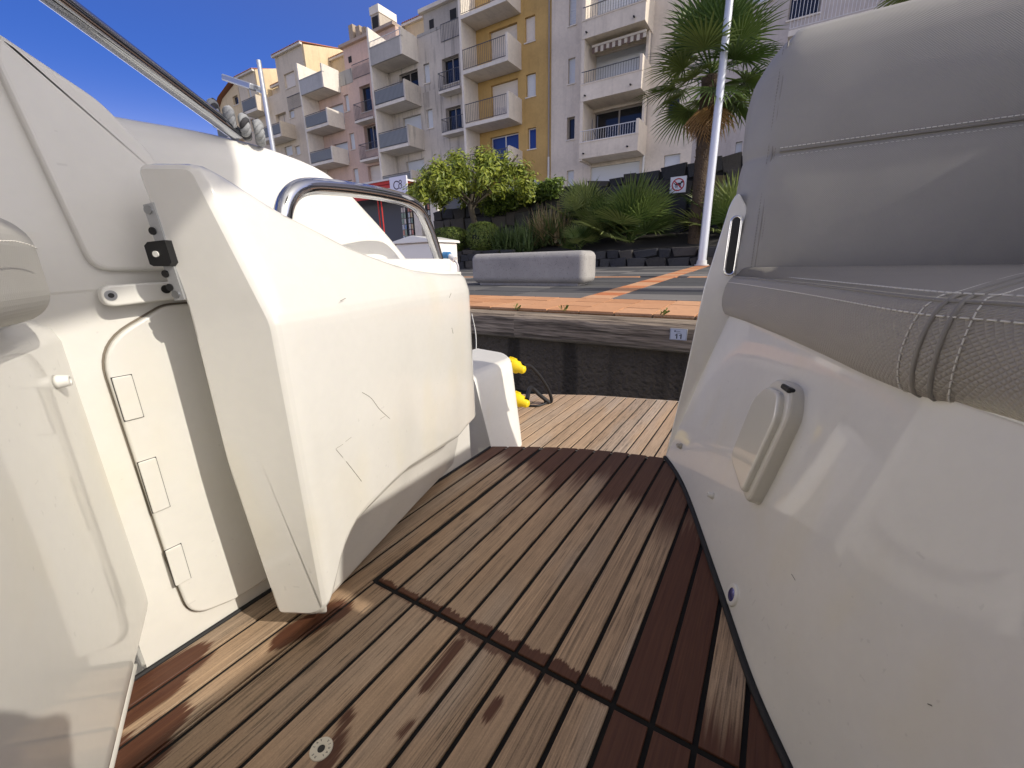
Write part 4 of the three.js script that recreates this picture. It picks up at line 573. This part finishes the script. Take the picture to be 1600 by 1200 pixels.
function finish(B, yb = .3, z = ZW) {
  const { t, mat, x0, x1, top } = B, o = [[x0, yb], [x1, yb], ...top.slice().reverse()];
  const holes = B.op.map(([[a, b, c, d]]) => [[a, b], [a, d], [c, d], [c, b]]);
  const w = mk('wall', uvm(ext(o, .30, 0, holes).translate(0, 0, z - .30)), mat, t);
  mk('wall', uvm(ext(o, 9).translate(0, 0, z - 9.31)), mat, t);
  for (const [[a, b, c, d], kind, deep] of B.op) {
    const zz = z - deep, W = c - a, H = d - b; let win;
    if (kind == 'shutter' || kind == 'cream') { win = mk('roller_shutter', bx(a + .002, b + .002, zz - .05, c - .002, d - .002, zz), kind == 'cream' ? shutC : shut, t); const sl = []; const n = Math.min(24, Math.floor(H / .11)); for (let i = 0; i < n; i++) sl.push(bx(a + .02, b + (i + .12) * H / n, zz, c - .02, b + (i + .88) * H / n, zz + .012)); mk('slats', sl, kind == 'cream' ? shutC : shut, win); }
    else { win = mk('window', [bx(a, b, zz - .05, a + .06, d, zz), bx(c - .06, b, zz - .05, c, d, zz), bx(a + .06, d - .06, zz - .05, c - .06, d, zz), bx(a + .06, b, zz - .05, c - .06, b + .06, zz), ...(W > 1.2 ? [bx((a + c) / 2 - .04, b + .06, zz - .05, (a + c) / 2 + .04, d - .06, zz)] : [])], kind == 'dark' ? zinc : frameW, t); mk('pane', bx(a + .06, b + .06, zz - .04, c - .06, d - .06, zz - .025), kind == 'blue' ? paneB : paneD, win); }
    mk('sill', bx(a - .05, b - .06, z - .10, c + .05, b - .003, z + .06), trimW, win);
  }
  return t;
}
function bars(x0, x1, y0, y1, z, st, r = .011, ends = true) { const g = [bar(V(x0, y1, z), V(x1, y1, z), .022, 6), bar(V(x0, y0, z), V(x1, y0, z), .016, 6)]; const n = Math.round((x1 - x0) / st); for (let i = 0; i <= n; i++) g.push(bar(V(x0 + (x1 - x0) * i / n, y0, z), V(x0 + (x1 - x0) * i / n, y1, z), r, 5)); return g; }
const barsZ = (x, y0, y1, z0, z1, st, r = .011) => { const g = [bar(V(x, y1, z0), V(x, y1, z1), .022, 6), bar(V(x, y0, z0), V(x, y0, z1), .016, 6)]; const n = Math.round(Math.abs(z1 - z0) / st); for (let i = 0; i <= n; i++) { const z = z0 + (z1 - z0) * i / n; g.push(bar(V(x, y0, z), V(x, y1, z), r, 5)); } return g; };
function balcony(B, x0, x1, yb, o = {}) {
  const { zf = ZF, zw = ZW, th = .20, rail = 1.23, solid = 0, panel = true, pm = trimW, sm_ = trimW, rm = railM, step = .125, back = null, left = false } = o, t = B.t;
  const slab = mk('balcony', [bx(x0, yb, zf, x1, yb + th, zw + .002), bx(x0 + .01, yb + th, zf - .05, x1 - .16, yb + th + .02, zw + .01)], sm_, t);
  if (solid) mk('parapet', [bx(x0, yb - .003, zf - .12, x1, yb + solid, zf + .003), bx(x0 - .02, yb + solid, zf - .15, x1 + .02, yb + solid + .05, zf + .03)], o.sm2 || sm_, slab);
  if (panel) { const g = new THREE.ExtrudeGeometry(shp([[-(zf + .004), yb - .004], [-zw - .002, yb - .004], [-zw - .002, yb + rail + .06], [-(zf - .3), yb + rail + .10], [-(zf + .004), yb + rail + .10]]), { depth: .14, bevelEnabled: false }); g.rotateY(Math.PI / 2); g.translate(x1 - .138, 0, 0); mk('side_panel', uvm(g), pm, slab); }
  if (back) mk('screen', bx(x0 + .05, yb + .25, zf - .06, x1 - .16, yb + rail - .06, zf - .04), back, slab);
  if (!o.noRail) mk('railing', [...bars(x0 + .03, x1 - (panel ? .16 : .03), yb + (solid || th) + .07, yb + rail, zf - .03, step), ...(left ? barsZ(x0 + .03, yb + th + .07, yb + rail, zf - .03, zw + .02, .14) : [])], rm, slab);
  return slab;
}
function awning(B, x0, x1, y, zb, out, drop, cA, cB) {
  const t = B.t, a = mk('awning', uvm(surf([[V(x0, y, zb), V(x1, y, zb)], [V(x0, y - drop, zb + out), V(x1, y - drop, zb + out)]])), std(...cA, .8, { side: THREE.DoubleSide }), t);
  mk('front_bar', bx(x0, y - drop - .04, zb + out, x1, y - drop + .06, zb + out + .08), std(...cA, .5), a);
  const n = Math.round((x1 - x0) / .15), A = [], Bb = []; for (let i = 0; i < n; i++) (i % 2 ? A : Bb).push(bx(x0 + i * (x1 - x0) / n, y - drop - .30 + .03 * (i % 3), zb + out + .03, x0 + (i + 1) * (x1 - x0) / n, y - drop - .042, zb + out + .045)); mk('valance', A, std(...cA, .8), a).userData.kind = 'stuff'; mk('valance_stripe', Bb, std(...cB, .8), a).userData.kind = 'stuff';
}
function eaves(B, x0, x1, y, z, depth = 2.5, rise = .7, cornice = trimW) {
  const r = mk('roof', uvm(surf([[V(x0 - .05, y + .02, z + .28), V(x1 + .05, y + .02, z + .28)], [V(x0 - .05, y + .02 + rise, z - depth), V(x1 + .05, y + .02 + rise, z - depth)]])), std(.36, .15, .08, .9, { side: THREE.DoubleSide }), B.t);
  const A = [[], []]; const n = Math.round((x1 - x0) / .21); for (let i = 0; i < n; i++) { const x = x0 + (i + .5) * (x1 - x0) / n; const g = new THREE.CylinderGeometry(.085, .085, Math.hypot(depth, rise) + .1, 7, 1, false, 0, Math.PI); g.rotateZ(Math.PI / 2).rotateY(Math.PI / 2); g.rotateX(Math.atan2(rise, depth)); g.translate(x, y + .04 + rise / 2, z + .3 - depth / 2 - .15); A[i % 2].push(g); }
  mk('roof_tiles', A[0], tileM[0], r).userData.kind = 'stuff'; if (A[1].length) mk('roof_tiles', A[1], tileM[1], r).userData.kind = 'stuff';
  mk('cornice', bx(x0 - .06, y - .14, z, x1 + .06, y + .015, z + .22), cornice, B.t);
}
const GRP = 'apartment blocks along the quay';
// --- ochre block
{
  const x0 = -17.9, x1 = -12.62, B = block('apartment_block', 'ochre apartment block with white balcony sides, left of the pale grey block', MW.ochre, x0, x1, [[x0, 19], [x1, 19]], GRP), op = (r, k, d) => opening(B, r, k, d);
  op(rect(820, 28, 836, 68), 'cream'); op(rect(822, 117, 837, 153), 'shutter'); op(rect(824.5, 201, 837.5, 234), 'blue'); op(rect(825, 279, 838, 305), 'shutter');
  op([-16.85, yW(.472), -14.87, yW(.545)], 'cream', .2); op([-16.85, yW(.352), -14.87, yW(.432)], 'cream', .2); op([-17.0, yW(.232), -14.87, yW(.316)], 'blue', .2); op([-16.77, yW(.11), -14.82, yW(.209)], 'shutter', .2); op([-16.85, yW(.60), -14.87, yW(.66)], 'cream', .2);
  finish(B);
  for (const [v, o] of [[.594, {}], [.4745, {}], [.3525, {}], [.232, {}]]) balcony(B, x0 + .06, -14.6, yF(v), { ...o, rail: 1.25, step: .13 });
  mk('party_wall', uvm(bx(x0 - .10, .3, ZW, x0 + .06, 19, ZF - .02)), trimW, B.t);
  mk('drainpipe', [cyl(.05, .05, 19 - yW(.247), -12.72, yW(.247), ZW + .09, 8)], zinc, B.t); mk('drainpipe', [cyl(.065, .065, yW(.247) - 3, -12.72, 3, ZW + .09, 8)], pipeW, B.t);
  mk('meter_box', bx(-13.4, 4.9, ZW, -12.75, 5.35, ZW + .3), std(.12, .16, .2, .6), B.t);
}
// --- pale grey block with the loggia bay
{
  const x0 = -12.615, x1 = -4.6, B = block('apartment_block', 'pale grey apartment block with a projecting balcony bay, just left of the fan palm', MW.white, x0, x1, [[x0, 19.5], [x1, 19.5]], GRP), op = (r, k, d) => opening(B, r, k, d);
  op(rect(889.5, -20, 901, 41), 'shutter'); op(rect(888, 92, 899, 132), 'shutter'); op(rect(886, 184, 898, 219), 'dark', .24); op(rect(886, 267, 896.5, 300), 'shutter');
  op(rect(923, 262, 999, 300), 'shutter', .12); op([-9.97, yW(.352), -7.16, yW(.43)], 'shutter', .2); op([-9.97, yW(.245), -7.16, yW(.322)], 'dark', .25); op([-9.97, yW(.47), -7.16, yW(.55)], 'shutter', .2);
  op(rect(1043, 150, 1062, 187), 'dark', .2); op(rect(1038, 243, 1063, 262), 'shutter');
  finish(B);
  const bx0 = -10.13, bx1 = -6.94;
  for (const [v, rm, bk] of [[.232, railW, null], [.349, railM, null], [.468, railM, null]]) balcony(B, bx0, bx1, yF(v), { rail: 1.33, solid: .74, th: .22, pm: MW.white, sm_: MW.white, sm2: MW.white, rm, step: .13 });
  mk('bay_side', uvm(bx(bx0 - .01, yF(.228), ZW, bx0 + .16, 19.5, ZF - .02)), MW.white, B.t);
  mk('bay_side', uvm(bx(bx1 - .17, yF(.228) + 1.4, ZW, bx1 - .05, 19.5, ZW + .5)), MW.white, B.t);
  const sp = []; for (const v of [.232, .349, .468]) for (const x of [-9.85, -7.45]) sp.push(bar(V(x, yF(v) + .24, ZF - .02), V(x, yF(v) + .22, ZF + .14), .04, 8)); mk('drain_spout', sp, dark, B.t);
  awning(B, -9.75, -6.98, yW(.447), ZW + .02, .95, .42, [.58, .53, .44], [.16, .11, .09]);
  mk('drainpipe', [cyl(.05, .05, 19.5 - yW(.22), -6.99, yW(.22), ZW + .10, 8)], zinc, B.t); mk('drainpipe', [cyl(.065, .065, yW(.22) - 3.2, -6.99, 3.2, ZW + .10, 8)], pipeW, B.t);
  mk('folded_rack', [bar(V(-9.7, yF(.232) + .3, -23.9), V(-9.7, yF(.232) + 2.0, -23.9), .02), bar(V(-9.4, yF(.232) + .3, -23.9), V(-9.4, yF(.232) + 2.1, -23.9), .03), bar(V(-9.7, yF(.232) + 1.6, -23.9), V(-9.4, yF(.232) + 1.0, -23.9), .02)], railM, B.t);
}
// --- rose block at the right, behind the palm
{
  const B = block('apartment_block', 'rose-grey block mostly hidden behind the palm and the backrest', MW.rose, -4.595, 12, [[-4.595, 19.5], [12, 19.5]], GRP);
  opening(B, rect(1150, 222, 1160, 240), 'shutter'); opening(B, rect(1178, -30, 1212, 8), 'shutter'); opening(B, rect(1240, -40, 1290, 30), 'dark'); finish(B); balcony(B, -1.0, 3.0, onZ(1240, 42, ZF).y - .3, { panel: false, rm: railW });
}
// --- grey block
{
  const x0 = -25.85, x1 = -18.0, topY = yW(.598), B = block('apartment_block', 'stained grey-beige block with a solid roof-terrace parapet and tall chimney, left of the ochre block', MW.grey, x0, x1, [[x0, topY - .02], [x1, topY - .02]], GRP), op = (r, k, d) => opening(B, r, k, d);
  op(rect(661, 101, 670.5, 132), 'shutter'); op(rect(666, 172, 675.5, 202), 'shutter'); op(rect(690, 93, 717, 135), 'dark', .28); op(rect(696, 170, 720, 206), 'dark', .28);
  op([-24.7, yW(.46), -22.9, yW(.524)], 'dark', .2); op([-24.7, yW(.345), -22.9, yW(.415)], 'shutter', .2); op([-24.7, yW(.24), -22.9, yW(.30)], 'shutter', .2);
  finish(B);
  balcony(B, x0 + .08, -22.74, yF(.572), { solid: .98, rail: 1.36, th: .24, sm_: trimW, sm2: wallMat(.5, .48, .45), pm: trimW, rm: railW, step: .13 });
  balcony(B, x0 + .08, -22.74, yF(.459), { rail: 1.12, back: glassR, pm: MW.grey }); balcony(B, x0 + .08, -22.74, yF(.3415), { rail: 1.2, back: glassR, pm: MW.grey }); balcony(B, x0 + .08, -22.74, yF(.225), { rail: 1.1, back: glassR, pm: MW.grey });
  balcony(B, -20.55, -18.75, .58 + .448 * 24, { zf: -24.0, rail: 1.15, panel: false, left: true, th: .14, step: .14 }); balcony(B, -20.5, -18.6, .58 + .347 * 24, { zf: -24.0, rail: .95, panel: false, left: true, th: .14, step: .14 });
  mk('party_wall', uvm(new THREE.ExtrudeGeometry(shp([[23.21, .3], [27.5, .3], [27.5, yF(.64)], [25.6, yF(.655)], [23.21, yF(.668)]]), { depth: .16, bevelEnabled: false }).rotateY(Math.PI / 2).translate(x0 - .08, 0, 0)), trimW, B.t);
  // upper floor set back
  const zs = -26.0, s = (px, py) => onZ(px, py, zs); const a = s(661, 22), b = s(718, -8);
  mk('upper_floor', uvm(bx(a.x, topY - .3, zs - 6, x1, a.y, zs)), wallMat(.52, .48, .42), B.t); mk('cornice', bx(a.x - .25, a.y, zs - 6, x1 - .01, a.y + .22, zs + .25), trimW, B.t);
  mk('upper_window', bx(s(671, 40).x, s(671, 46).y, zs, s(678, 40).x, s(671, 32).y, zs + .02), dark, B.t); mk('upper_window', bx(s(703, 20).x, s(703, 32).y, zs, s(713, 20).x, s(703, 16).y, zs + .02), dark, B.t);
  mk('terrace_parapet', bx(-22.7, topY - .15, ZW - .2, -20.65, topY + .02, ZW + .02), stained, B.t); mk('terrace_railing', bars(-20.6, -18.1, topY - .9, topY + .02, ZW + .05, .13), railM, B.t);
  { const zl = -27.0, l = onZ(631, 41, zl), r = onZ(662, 26, zl); mk('rear_wall', uvm(bx(l.x, 10, zl - 5, r.x + .5, r.y - .05, zl)), MW.sand, B.t); const C = { t: B.t }; eaves(C, l.x, r.x + .5, r.y, zl, 2, .5); }
  { const zc = -26.2, l = onZ(581, 45, zc), r = onZ(594, 45, zc), tp = onZ(594, 8, zc).y, dp = 1.7; mk('chimney', uvm(bx(l.x, topY - 1, zc - dp, r.x, tp - .35, zc)), wallMat(.52, .46, .38), B.t); mk('chimney_cap', bx(l.x - .05, tp - .35, zc - dp - .05, r.x + .05, tp + .15, zc + .05), trimW, B.t); mk('chimney_vent', bx(l.x + .12, topY + .2, zc, r.x - .12, tp - .5, zc + .012), dark, B.t); }
}
// --- pink block
{
  const x0 = -34.2, x1 = -25.95, topY = yW(.585), B = block('apartment_block', 'pink rendered block with small iron balconies, third from the left end', MW.pink, x0, x1, [[x0, topY], [x1, topY]], GRP), op = (r, k, d) => opening(B, r, k, d);
  op(rect(537, 149, 544, 176), 'shutter'); op(rect(545, 209, 553, 235), 'shutter'); op(rect(551, 264, 559, 290), 'shutter'); op(rect(561, 136, 578, 178), 'dark', .28); op(rect(568, 198, 588, 236), 'dark', .28); op(rect(574, 260, 594, 300), 'cream', .28);
  op([-32.9, yW(.447), -31.1, yW(.505)], 'shutter', .2); op([-32.9, yW(.335), -31.1, yW(.395)], 'shutter', .2); op([-32.6, yW(.23), -31.1, yW(.28)], 'shutter', .2);
  finish(B);
  balcony(B, x0 + .08, -31.15, yF(.567), { solid: .98, rail: 1.42, th: .24, sm2: wallMat(.5, .5, .5), rm: railW, back: null, noRail: true }); balcony(B, x0 + .08, -31.15, yF(.4565), { rail: 1.1, back: glassR }); balcony(B, x0 + .08, -31.15, yF(.3455), { rail: 1.05, back: glassR });
  balcony(B, -29.1, -27.0, .58 + .438 * 24, { zf: -24.0, rail: 1.25, panel: false, left: true, th: .14 }); balcony(B, -29.0, -26.9, .58 + .326 * 24, { zf: -24.0, rail: 1.2, panel: false, left: true, th: .14 });
  mk('party_wall', uvm(new THREE.ExtrudeGeometry(shp([[23.21, .3], [26.8, .3], [26.8, yF(.655)], [23.21, yF(.662)]]), { depth: .16, bevelEnabled: false }).rotateY(Math.PI / 2).translate(x0 - .08, 0, 0)), trimW, B.t);
  mk('terrace_parapet', bx(-31.1, topY - .9, ZW - .2, -29.6, topY + .03, ZW + .025), stained, B.t); mk('terrace_railing', bars(-29.5, -26.1, topY - .75, topY + .15, ZW + .05, .13), railM, B.t);
  const zs = -26.0, a = onZ(536, 79, zs), b = onZ(572, 60, zs); mk('upper_floor', uvm(bx(a.x, topY - .3, zs - 6, x1 - .02, b.y, zs)), MW.pink, B.t); mk('cornice', bx(a.x - .25, b.y, zs - 6, x1 - .03, b.y + .2, zs + .25), wallMat(.5, .4, .33), B.t);
  mk('upper_window', bx(onZ(545, 97, zs).x, onZ(545, 99, zs).y, zs, onZ(550, 97, zs).x, onZ(545, 89, zs).y, zs + .02), dark, B.t);
  { const zl = -27.2, l = onZ(514, 96, zl), r = onZ(537, 85, zl); mk('rear_wall', uvm(bx(l.x, 10, zl - 4, r.x + 1, r.y - .05, zl)), MW.sand, B.t); eaves({ t: B.t }, l.x, r.x + .4, r.y, zl, 1.6, .4); }
  for (const [p, q, tpy] of [[546, 552.5, 39], [556.5, 563, 41], [566.5, 571, 42]]) { const z = -26.3, l = onZ(p, 60, z), r = onZ(q, 60, z); mk('chimney', uvm(bx(l.x, b.y, z - .9, r.x, onZ(p, tpy, z).y, z)), wallMat(.45, .36, .27), B.t); }
}
// --- beige block with the tall gabled attic
{
  const x0 = -46.5, x1 = -34.3, B = block('apartment_block', 'beige block with stepped gabled attics under tiled eaves, second from the left end', MW.beige, x0, x1, [[x0, yW(.52)], [-45.9, yW(.52)], [-45.9, yW(.70)], [-42.85, yW(.70)], [-42.85, yW(.60)], [-39.3, yW(.60)], [-39.3, yW(.705)], [-35.35, yW(.705)], [-35.35, yW(.60)], [x1, yW(.60)]], GRP), op = (r, k, d) => opening(B, r, k, d);
  op(rect(443, 117, 460, 141), 'cream'); op(rect(391, 187, 396, 208), 'shutter'); op(rect(398, 184, 403, 206), 'shutter'); op(rect(451, 174, 459, 186), 'shutter'); op(rect(430, 180, 447, 205), 'dark', .3); op(rect(444, 230, 456, 245), 'shutter'); op(rect(460, 229, 468, 243), 'shutter'); op(rect(386, 138, 391, 155), 'shutter');
  finish(B);
  eaves(B, -46.0, -42.8, yW(.70), ZW, 3.5, 1.0); eaves(B, -39.4, -35.3, yW(.708), ZW, 4.2, .9); eaves(B, -42.3, -39.4, yW(.655), ZW - 1.2, 2.5, .6);
  mk('attic_wall', uvm(bx(-42.85, yW(.6), ZW - 9, -39.3, yW(.65), ZW - 1.3)), MW.beige, B.t);
  mk('gable_wall', uvm(new THREE.ExtrudeGeometry(shp([[24.72, yW(.55)], [29, yW(.55)], [29, yW(.745)], [24.72, yW(.703)]]), { depth: .2, bevelEnabled: false }).rotateY(Math.PI / 2).translate(-35.33, 0, 0)), MW.sand, B.t);
  mk('gable_wall', uvm(new THREE.ExtrudeGeometry(shp([[24.72, yW(.48)], [27.2, yW(.5)], [27.2, yW(.735)], [24.72, yW(.70)]]), { depth: .2, bevelEnabled: false }).rotateY(Math.PI / 2).translate(-42.83, 0, 0)), MW.sand, B.t);
  balcony(B, -43.8, -41.3, yW(.55), { zf: -23.6, rail: 1.1, back: glassR, pm: MW.beige }); balcony(B, -41.6, -37.9, yF(.472), { rail: 1.05, back: glassR, pm: MW.beige, zf: -23.4 });
  mk('window_railing', bars(-38.3, -36.0, yW(.536), yW(.575), ZW + .06, .14), railM, B.t);
}
// --- end block at the far left
{
  const B = block('apartment_block', 'ochre-beige end block with a single-pitch roof, farthest left beyond the lamp', MW.sand, -52, -46.52, [[-52, yW(.60)], [-49.8, yW(.665)], [-46.52, yW(.70)]], GRP);
  opening(B, rect(358, 150, 366, 165), 'dark'); finish(B, .3, ZW - .3); balcony(B, -50, -46.8, yW(.50), { zf: -24.0, rail: 1.1, back: glassR, panel: false }); mk('roof', uvm(surf([[V(-52.2, yW(.60), ZW + .1), V(-49.8, yW(.669), ZW + .1), V(-46.5, yW(.708), ZW + .1)], [V(-52.2, yW(.60), ZW - 8), V(-49.8, yW(.669), ZW - 8), V(-46.5, yW(.708), ZW - 8)]])), std(.30, .13, .07, .9, { side: THREE.DoubleSide }), B.t);
}
// ---------- street lamp, shop, service cabinet ----------
{
  const z = -14, b = onZ(426, 228, z), tp = onZ(402.5, 95, z), t = thing('street_lamp', 'slim grey street lamp with one flat angled arm, before the beige block', 'street lamp', V(b.x, .42, z)), h = tp.y - .42, ay = onZ(411, 143, z).y - .42, L = onZ(359, 125, z);
  const pm = std(.5, .52, .55, .35, { metalness: .5 }); mk('post', cyl(.13, .11, h, 0, 0, 0, 16), pm, t); const lx = L.x - b.x, ly = L.y - .42; mk('arm', bar(V(0, ay - .1, 0), V(lx * .45, ay + (ly - ay) * .45, 0), .07, 10), pm, t);
  const hd = rbx(Math.hypot(lx, ly - ay) * .86, .30, .7, .07); hd.rotateZ(Math.atan2(ay - ly, -lx)); hd.translate(lx * .62, ay + (ly - ay) * .62 + .03, 0); mk('lamp_head', hd, pm, t);
}
{
  const z = -19, P = (px, py, zz = z) => onZ(px, py, zz), t = thing('shop_front', 'small shop with red awning, white sign and display windows, seen under the chrome handle', 'shop', V(0, 0, 0));
  const a = P(560, 288), b = P(626, 288), c = P(662, 282), fl = .42, red = std(.55, .03, .02, .6), dred = std(.10, .008, .012, .6), w = trimW;
  mk('shop_wall', bx(a.x - 4, fl, z - 3, c.x + 1.6, a.y - .2, z - 1.2), std(.10, .11, .13, .8), t);
  mk('fascia', bx(b.x, P(660, 300).y, z - .8, c.x, P(650, 280).y, z - .6), dred, t);
  { const y0 = P(620, 291).y; mk('awning', [bx(a.x - 3, y0 + .15, z - 1.2, b.x, y0 + .32, z + .2), bx(a.x - 3, y0 - .55, z + .2, b.x, y0 + .1, z + .26)], red, t); mk('awning_edge', [bx(a.x - 3, y0 + .325, z - 1.2, b.x + .1, y0 + .42, z + .28), bx(a.x - 3, y0 - .2, z + .262, b.x - .3, y0 - .1, z + .28)], std(.7, .68, .66, .6), t); }
  for (const px of [594, 599]) { const p = P(px, 330); mk('red_post', cyl(.04, .04, 4.6, p.x, fl, z + .1, 8), red, t); }
  const s0 = P(608, 278, z + .4), s1 = P(637, 309, z + .4), sw = s1.x - s0.x, shh = s0.y - s1.y, dc = document.createElement('canvas'); dc.width = 256; dc.height = 256; const x = dc.getContext('2d'); x.fillStyle = '#dcdcec'; x.fillRect(0, 0, 256, 256); x.strokeStyle = '#33203c'; x.lineWidth = 13; x.beginPath(); x.arc(104, 96, 44, .9, 5.6); x.stroke(); x.lineWidth = 10; x.beginPath(); x.arc(158, 112, 25, 0, 7); x.stroke(); x.beginPath(); x.arc(164, 66, 18, 0, 7); x.stroke(); x.fillStyle = '#8d86b4'; x.font = 'bold 30px sans-serif'; x.textAlign = 'center'; x.fillText('COIFFURE', 128, 205);
  const dt = new THREE.CanvasTexture(dc); dt.colorSpace = THREE.SRGBColorSpace; mk('sign_board', bx(s0.x, s1.y, z + .3, s1.x, s0.y, z + .395), std(.7, .7, .76, .5), t); mk('sign_print', new THREE.PlaneGeometry(sw, shh).translate((s0.x + s1.x) / 2, (s0.y + s1.y) / 2, z + .3985), std(1, 1, 1, .5, { map: dt }), t);
  for (const px of [642, 669]) { const p = P(px, 330); mk('pillar', bx(p.x - .28, fl, z - .9, p.x + .28, P(650, 301).y, z - .5), w, t); }
  const R = rng(91), cols = [[.5, .55, .62], [.2, .3, .5], [.55, .25, .2], [.6, .5, .3], [.25, .35, .28], [.65, .62, .6]].map(c => std(...c, .5));
  for (let k = 0; k < 5; k++) { const p = P(606 + k * 10.5, 335), q = P(613.5 + k * 10.5, 335); const f = mk('display_window', bx(p.x, 1.0, z - 1.15, q.x, P(640, 322).y, z - 1.1), paneD, t); for (let r = 0; r < 9; r++) for (let cc = 0; cc < 2; cc++) mk('poster', bx(p.x + .05 + cc * (q.x - p.x) / 2, 1.1 + r * .34, z - 1.1, p.x + (cc + .9) * (q.x - p.x) / 2, 1.1 + r * .34 + .27, z - 1.085 + .004 * R()), cols[Math.floor(R() * 6)], f); }
}
{
  const z = -3.75, P = (px, py, zz = z) => onZ(px, py, zz), a = P(618, 382), b = P(678, 382), t = thing('service_cabinet', 'white quay service cabinet with pitched lid and blue socket, left of the bench', 'cabinet', V((a.x + b.x) / 2, gy(z), z)); const w = (b.x - a.x) / 2, h = a.y - gy(z), d = .42;
  mk('body', uvm(rbx(2 * w, h, d, .015, 0, h / 2, -d / 2)), plasW, t); const lid = ext(rnd([[-w - .03, h + .002, .01], [w + .03, h + .002, .01], [w + .02, h + .03, .01], [0, h + .09, .05], [-w - .02, h + .03, .01]], 3), d + .05, .006).translate(0, 0, -d - .02); mk('lid', uvm(lid), plasW, t);
  const s = onX(701, 399, b.x + .03), q = s.clone().sub(t.position); mk('socket', new THREE.CylinderGeometry(.045, .04, .09, 14).rotateZ(Math.PI / 2).translate(w + .04, q.y, -d * .4), blueP, t); mk('plug', new THREE.CylinderGeometry(.03, .035, .09, 12).rotateZ(Math.PI / 2 - .5).translate(w + .12, q.y - .03, -d * .4), std(.6, .6, .6, .5), t); mk('lead', tube([V(w + .15, q.y - .05, -d * .4), V(w + .2, q.y - .12, -d * .4), V(w + .19, q.y - .28, -d * .4)], .011, 20, 6), std(.5, .5, .52, .5), t);
}
// ---------- the photographer, out of frame, whose shadow falls on the seat base ----------
{
  const t = thing('person', 'person crouching behind the camera in dark clothes, holding a phone in both hands', 'person', V(0, 0, 0));
  const back = CF.clone().negate(), up = CD.clone().negate(), ph = EYE.clone().addScaledVector(back, .016), J = (r, u, b) => EYE.clone().addScaledVector(CR, r).addScaledVector(up, u).addScaledVector(back, b);
  const N = 96, S = .80, C = V(.04, .62, .62), res = [], bones = []; const bn = (a, b, r0, r1, k = 0) => bones.push([a, b, r0, r1, k]);
  const hip = V(.02, .30, .82), chest = V(.06, .72, .62), neck = V(.06, .86, .54), head = V(.05, 1.00, .46), shR = V(.25, .80, .56), shL = V(-.12, .80, .66), elR = V(.24, .56, .30), elL = V(-.14, .54, .44), wrR = J(.16, -.05, .10), wrL = J(-.15, -.07, .10), knR = V(.13, .42, .42), knL = V(-.12, .40, .48), anR = V(.13, .06, .72), anL = V(-.10, .06, .78);
  bn(hip, chest, .15, .17); bn(chest, neck, .14, .065); bn(neck, head, .055, .095); bn(head, head.clone().add(V(-.02, .03, -.02)), .098, .095); bn(chest, shR, .10, .08); bn(chest, shL, .10, .08); bn(shR, elR, .062, .048); bn(elR, wrR, .045, .03); bn(shL, elL, .062, .048); bn(elL, wrL, .045, .03); bn(hip, knR, .11, .07); bn(knR, anR, .065, .045); bn(hip, knL, .11, .07); bn(knL, anL, .065, .045); bn(anR, anR.clone().add(V(-.03, -.03, -.2)), .045, .035); bn(anL, anL.clone().add(V(-.03, -.03, -.2)), .045, .035);
  const field = (bs, c, s, n, k, mat, name, par, op = {}) => { const mc = new MarchingCubes(n, mat, true, true, 200000); mc.isolation = 0; const q = V(0, 0, 0), ab = V(0, 0, 0); const half = n / 2; for (let z = 0; z < n; z++) for (let y = 0; y < n; y++) for (let x = 0; x < n; x++) { q.set((x - half) / half * s + c.x, (y - half) / half * s + c.y, (z - half) / half * s + c.z); let acc = 0; for (const [a, b, r0, r1] of bs) { ab.copy(b).sub(a); const L = ab.lengthSq() || 1e-6, u = cl(((q.x - a.x) * ab.x + (q.y - a.y) * ab.y + (q.z - a.z) * ab.z) / L); const d = Math.hypot(q.x - a.x - ab.x * u, q.y - a.y - ab.y * u, q.z - a.z - ab.z * u) - (r0 + (r1 - r0) * u); acc += Math.exp(-d / k); } mc.field[x + y * n + z * n * n] = Math.max(-1, k * Math.log(acc + 1e-30)); } mc.update(); const cnt = mc.count, g = new THREE.BufferGeometry(), pos = mc.positionArray.slice(0, cnt * 3), nor = mc.normalArray.slice(0, cnt * 3); for (let i = 0; i < cnt * 3; i += 3) { pos[i] = pos[i] * s + c.x; pos[i + 1] = pos[i + 1] * s + c.y; pos[i + 2] = pos[i + 2] * s + c.z; } g.setAttribute('position', new THREE.BufferAttribute(pos, 3)); g.setAttribute('normal', new THREE.BufferAttribute(nor, 3)); return uvm(g); };
  const skin = std(.48, .30, .22, .6), cloth = std(.05, .06, .09, .85);
  mk('body', field(bones, C, S, N, .02, cloth, 'body', t), cloth, t);
  for (const sgn of [1, -1]) { const wr = sgn > 0 ? wrR : wrL, palm = J(sgn * .105, -.03, .055), B2 = [[wr, palm, .028, .030]]; for (let f = 0; f < 4; f++) { const k0 = J(sgn * (.108 - .004 * f), .030 - .020 * f, .048), k1 = J(sgn * (.118), .034 - .021 * f, .026), k2 = J(sgn * (.086 - .004 * (f % 2)), .032 - .02 * f, .022); B2.push([palm, k0, .022, .011], [k0, k1, .010, .009], [k1, k2, .009, .0075]); } B2.push([palm, J(sgn * .085, -.02, .05), .018, .012], [J(sgn * .085, -.02, .05), J(sgn * .062, .005, .036), .011, .009]); mk('hand', field(B2, palm, .16, 80, .005, skin, 'hand', t), skin, t); }
  const pg = new RoundedBoxGeometry(.155, .075, .008, 4, .0038); pg.applyMatrix4(new THREE.Matrix4().makeBasis(CR, up, back).setPosition(ph)); const po = thing('phone', 'dark phone held level in two hands at the camera position', 'phone', V(0, 0, 0)); mk('case', pg, blackP, po);
}
renderer.render(scene, camera);
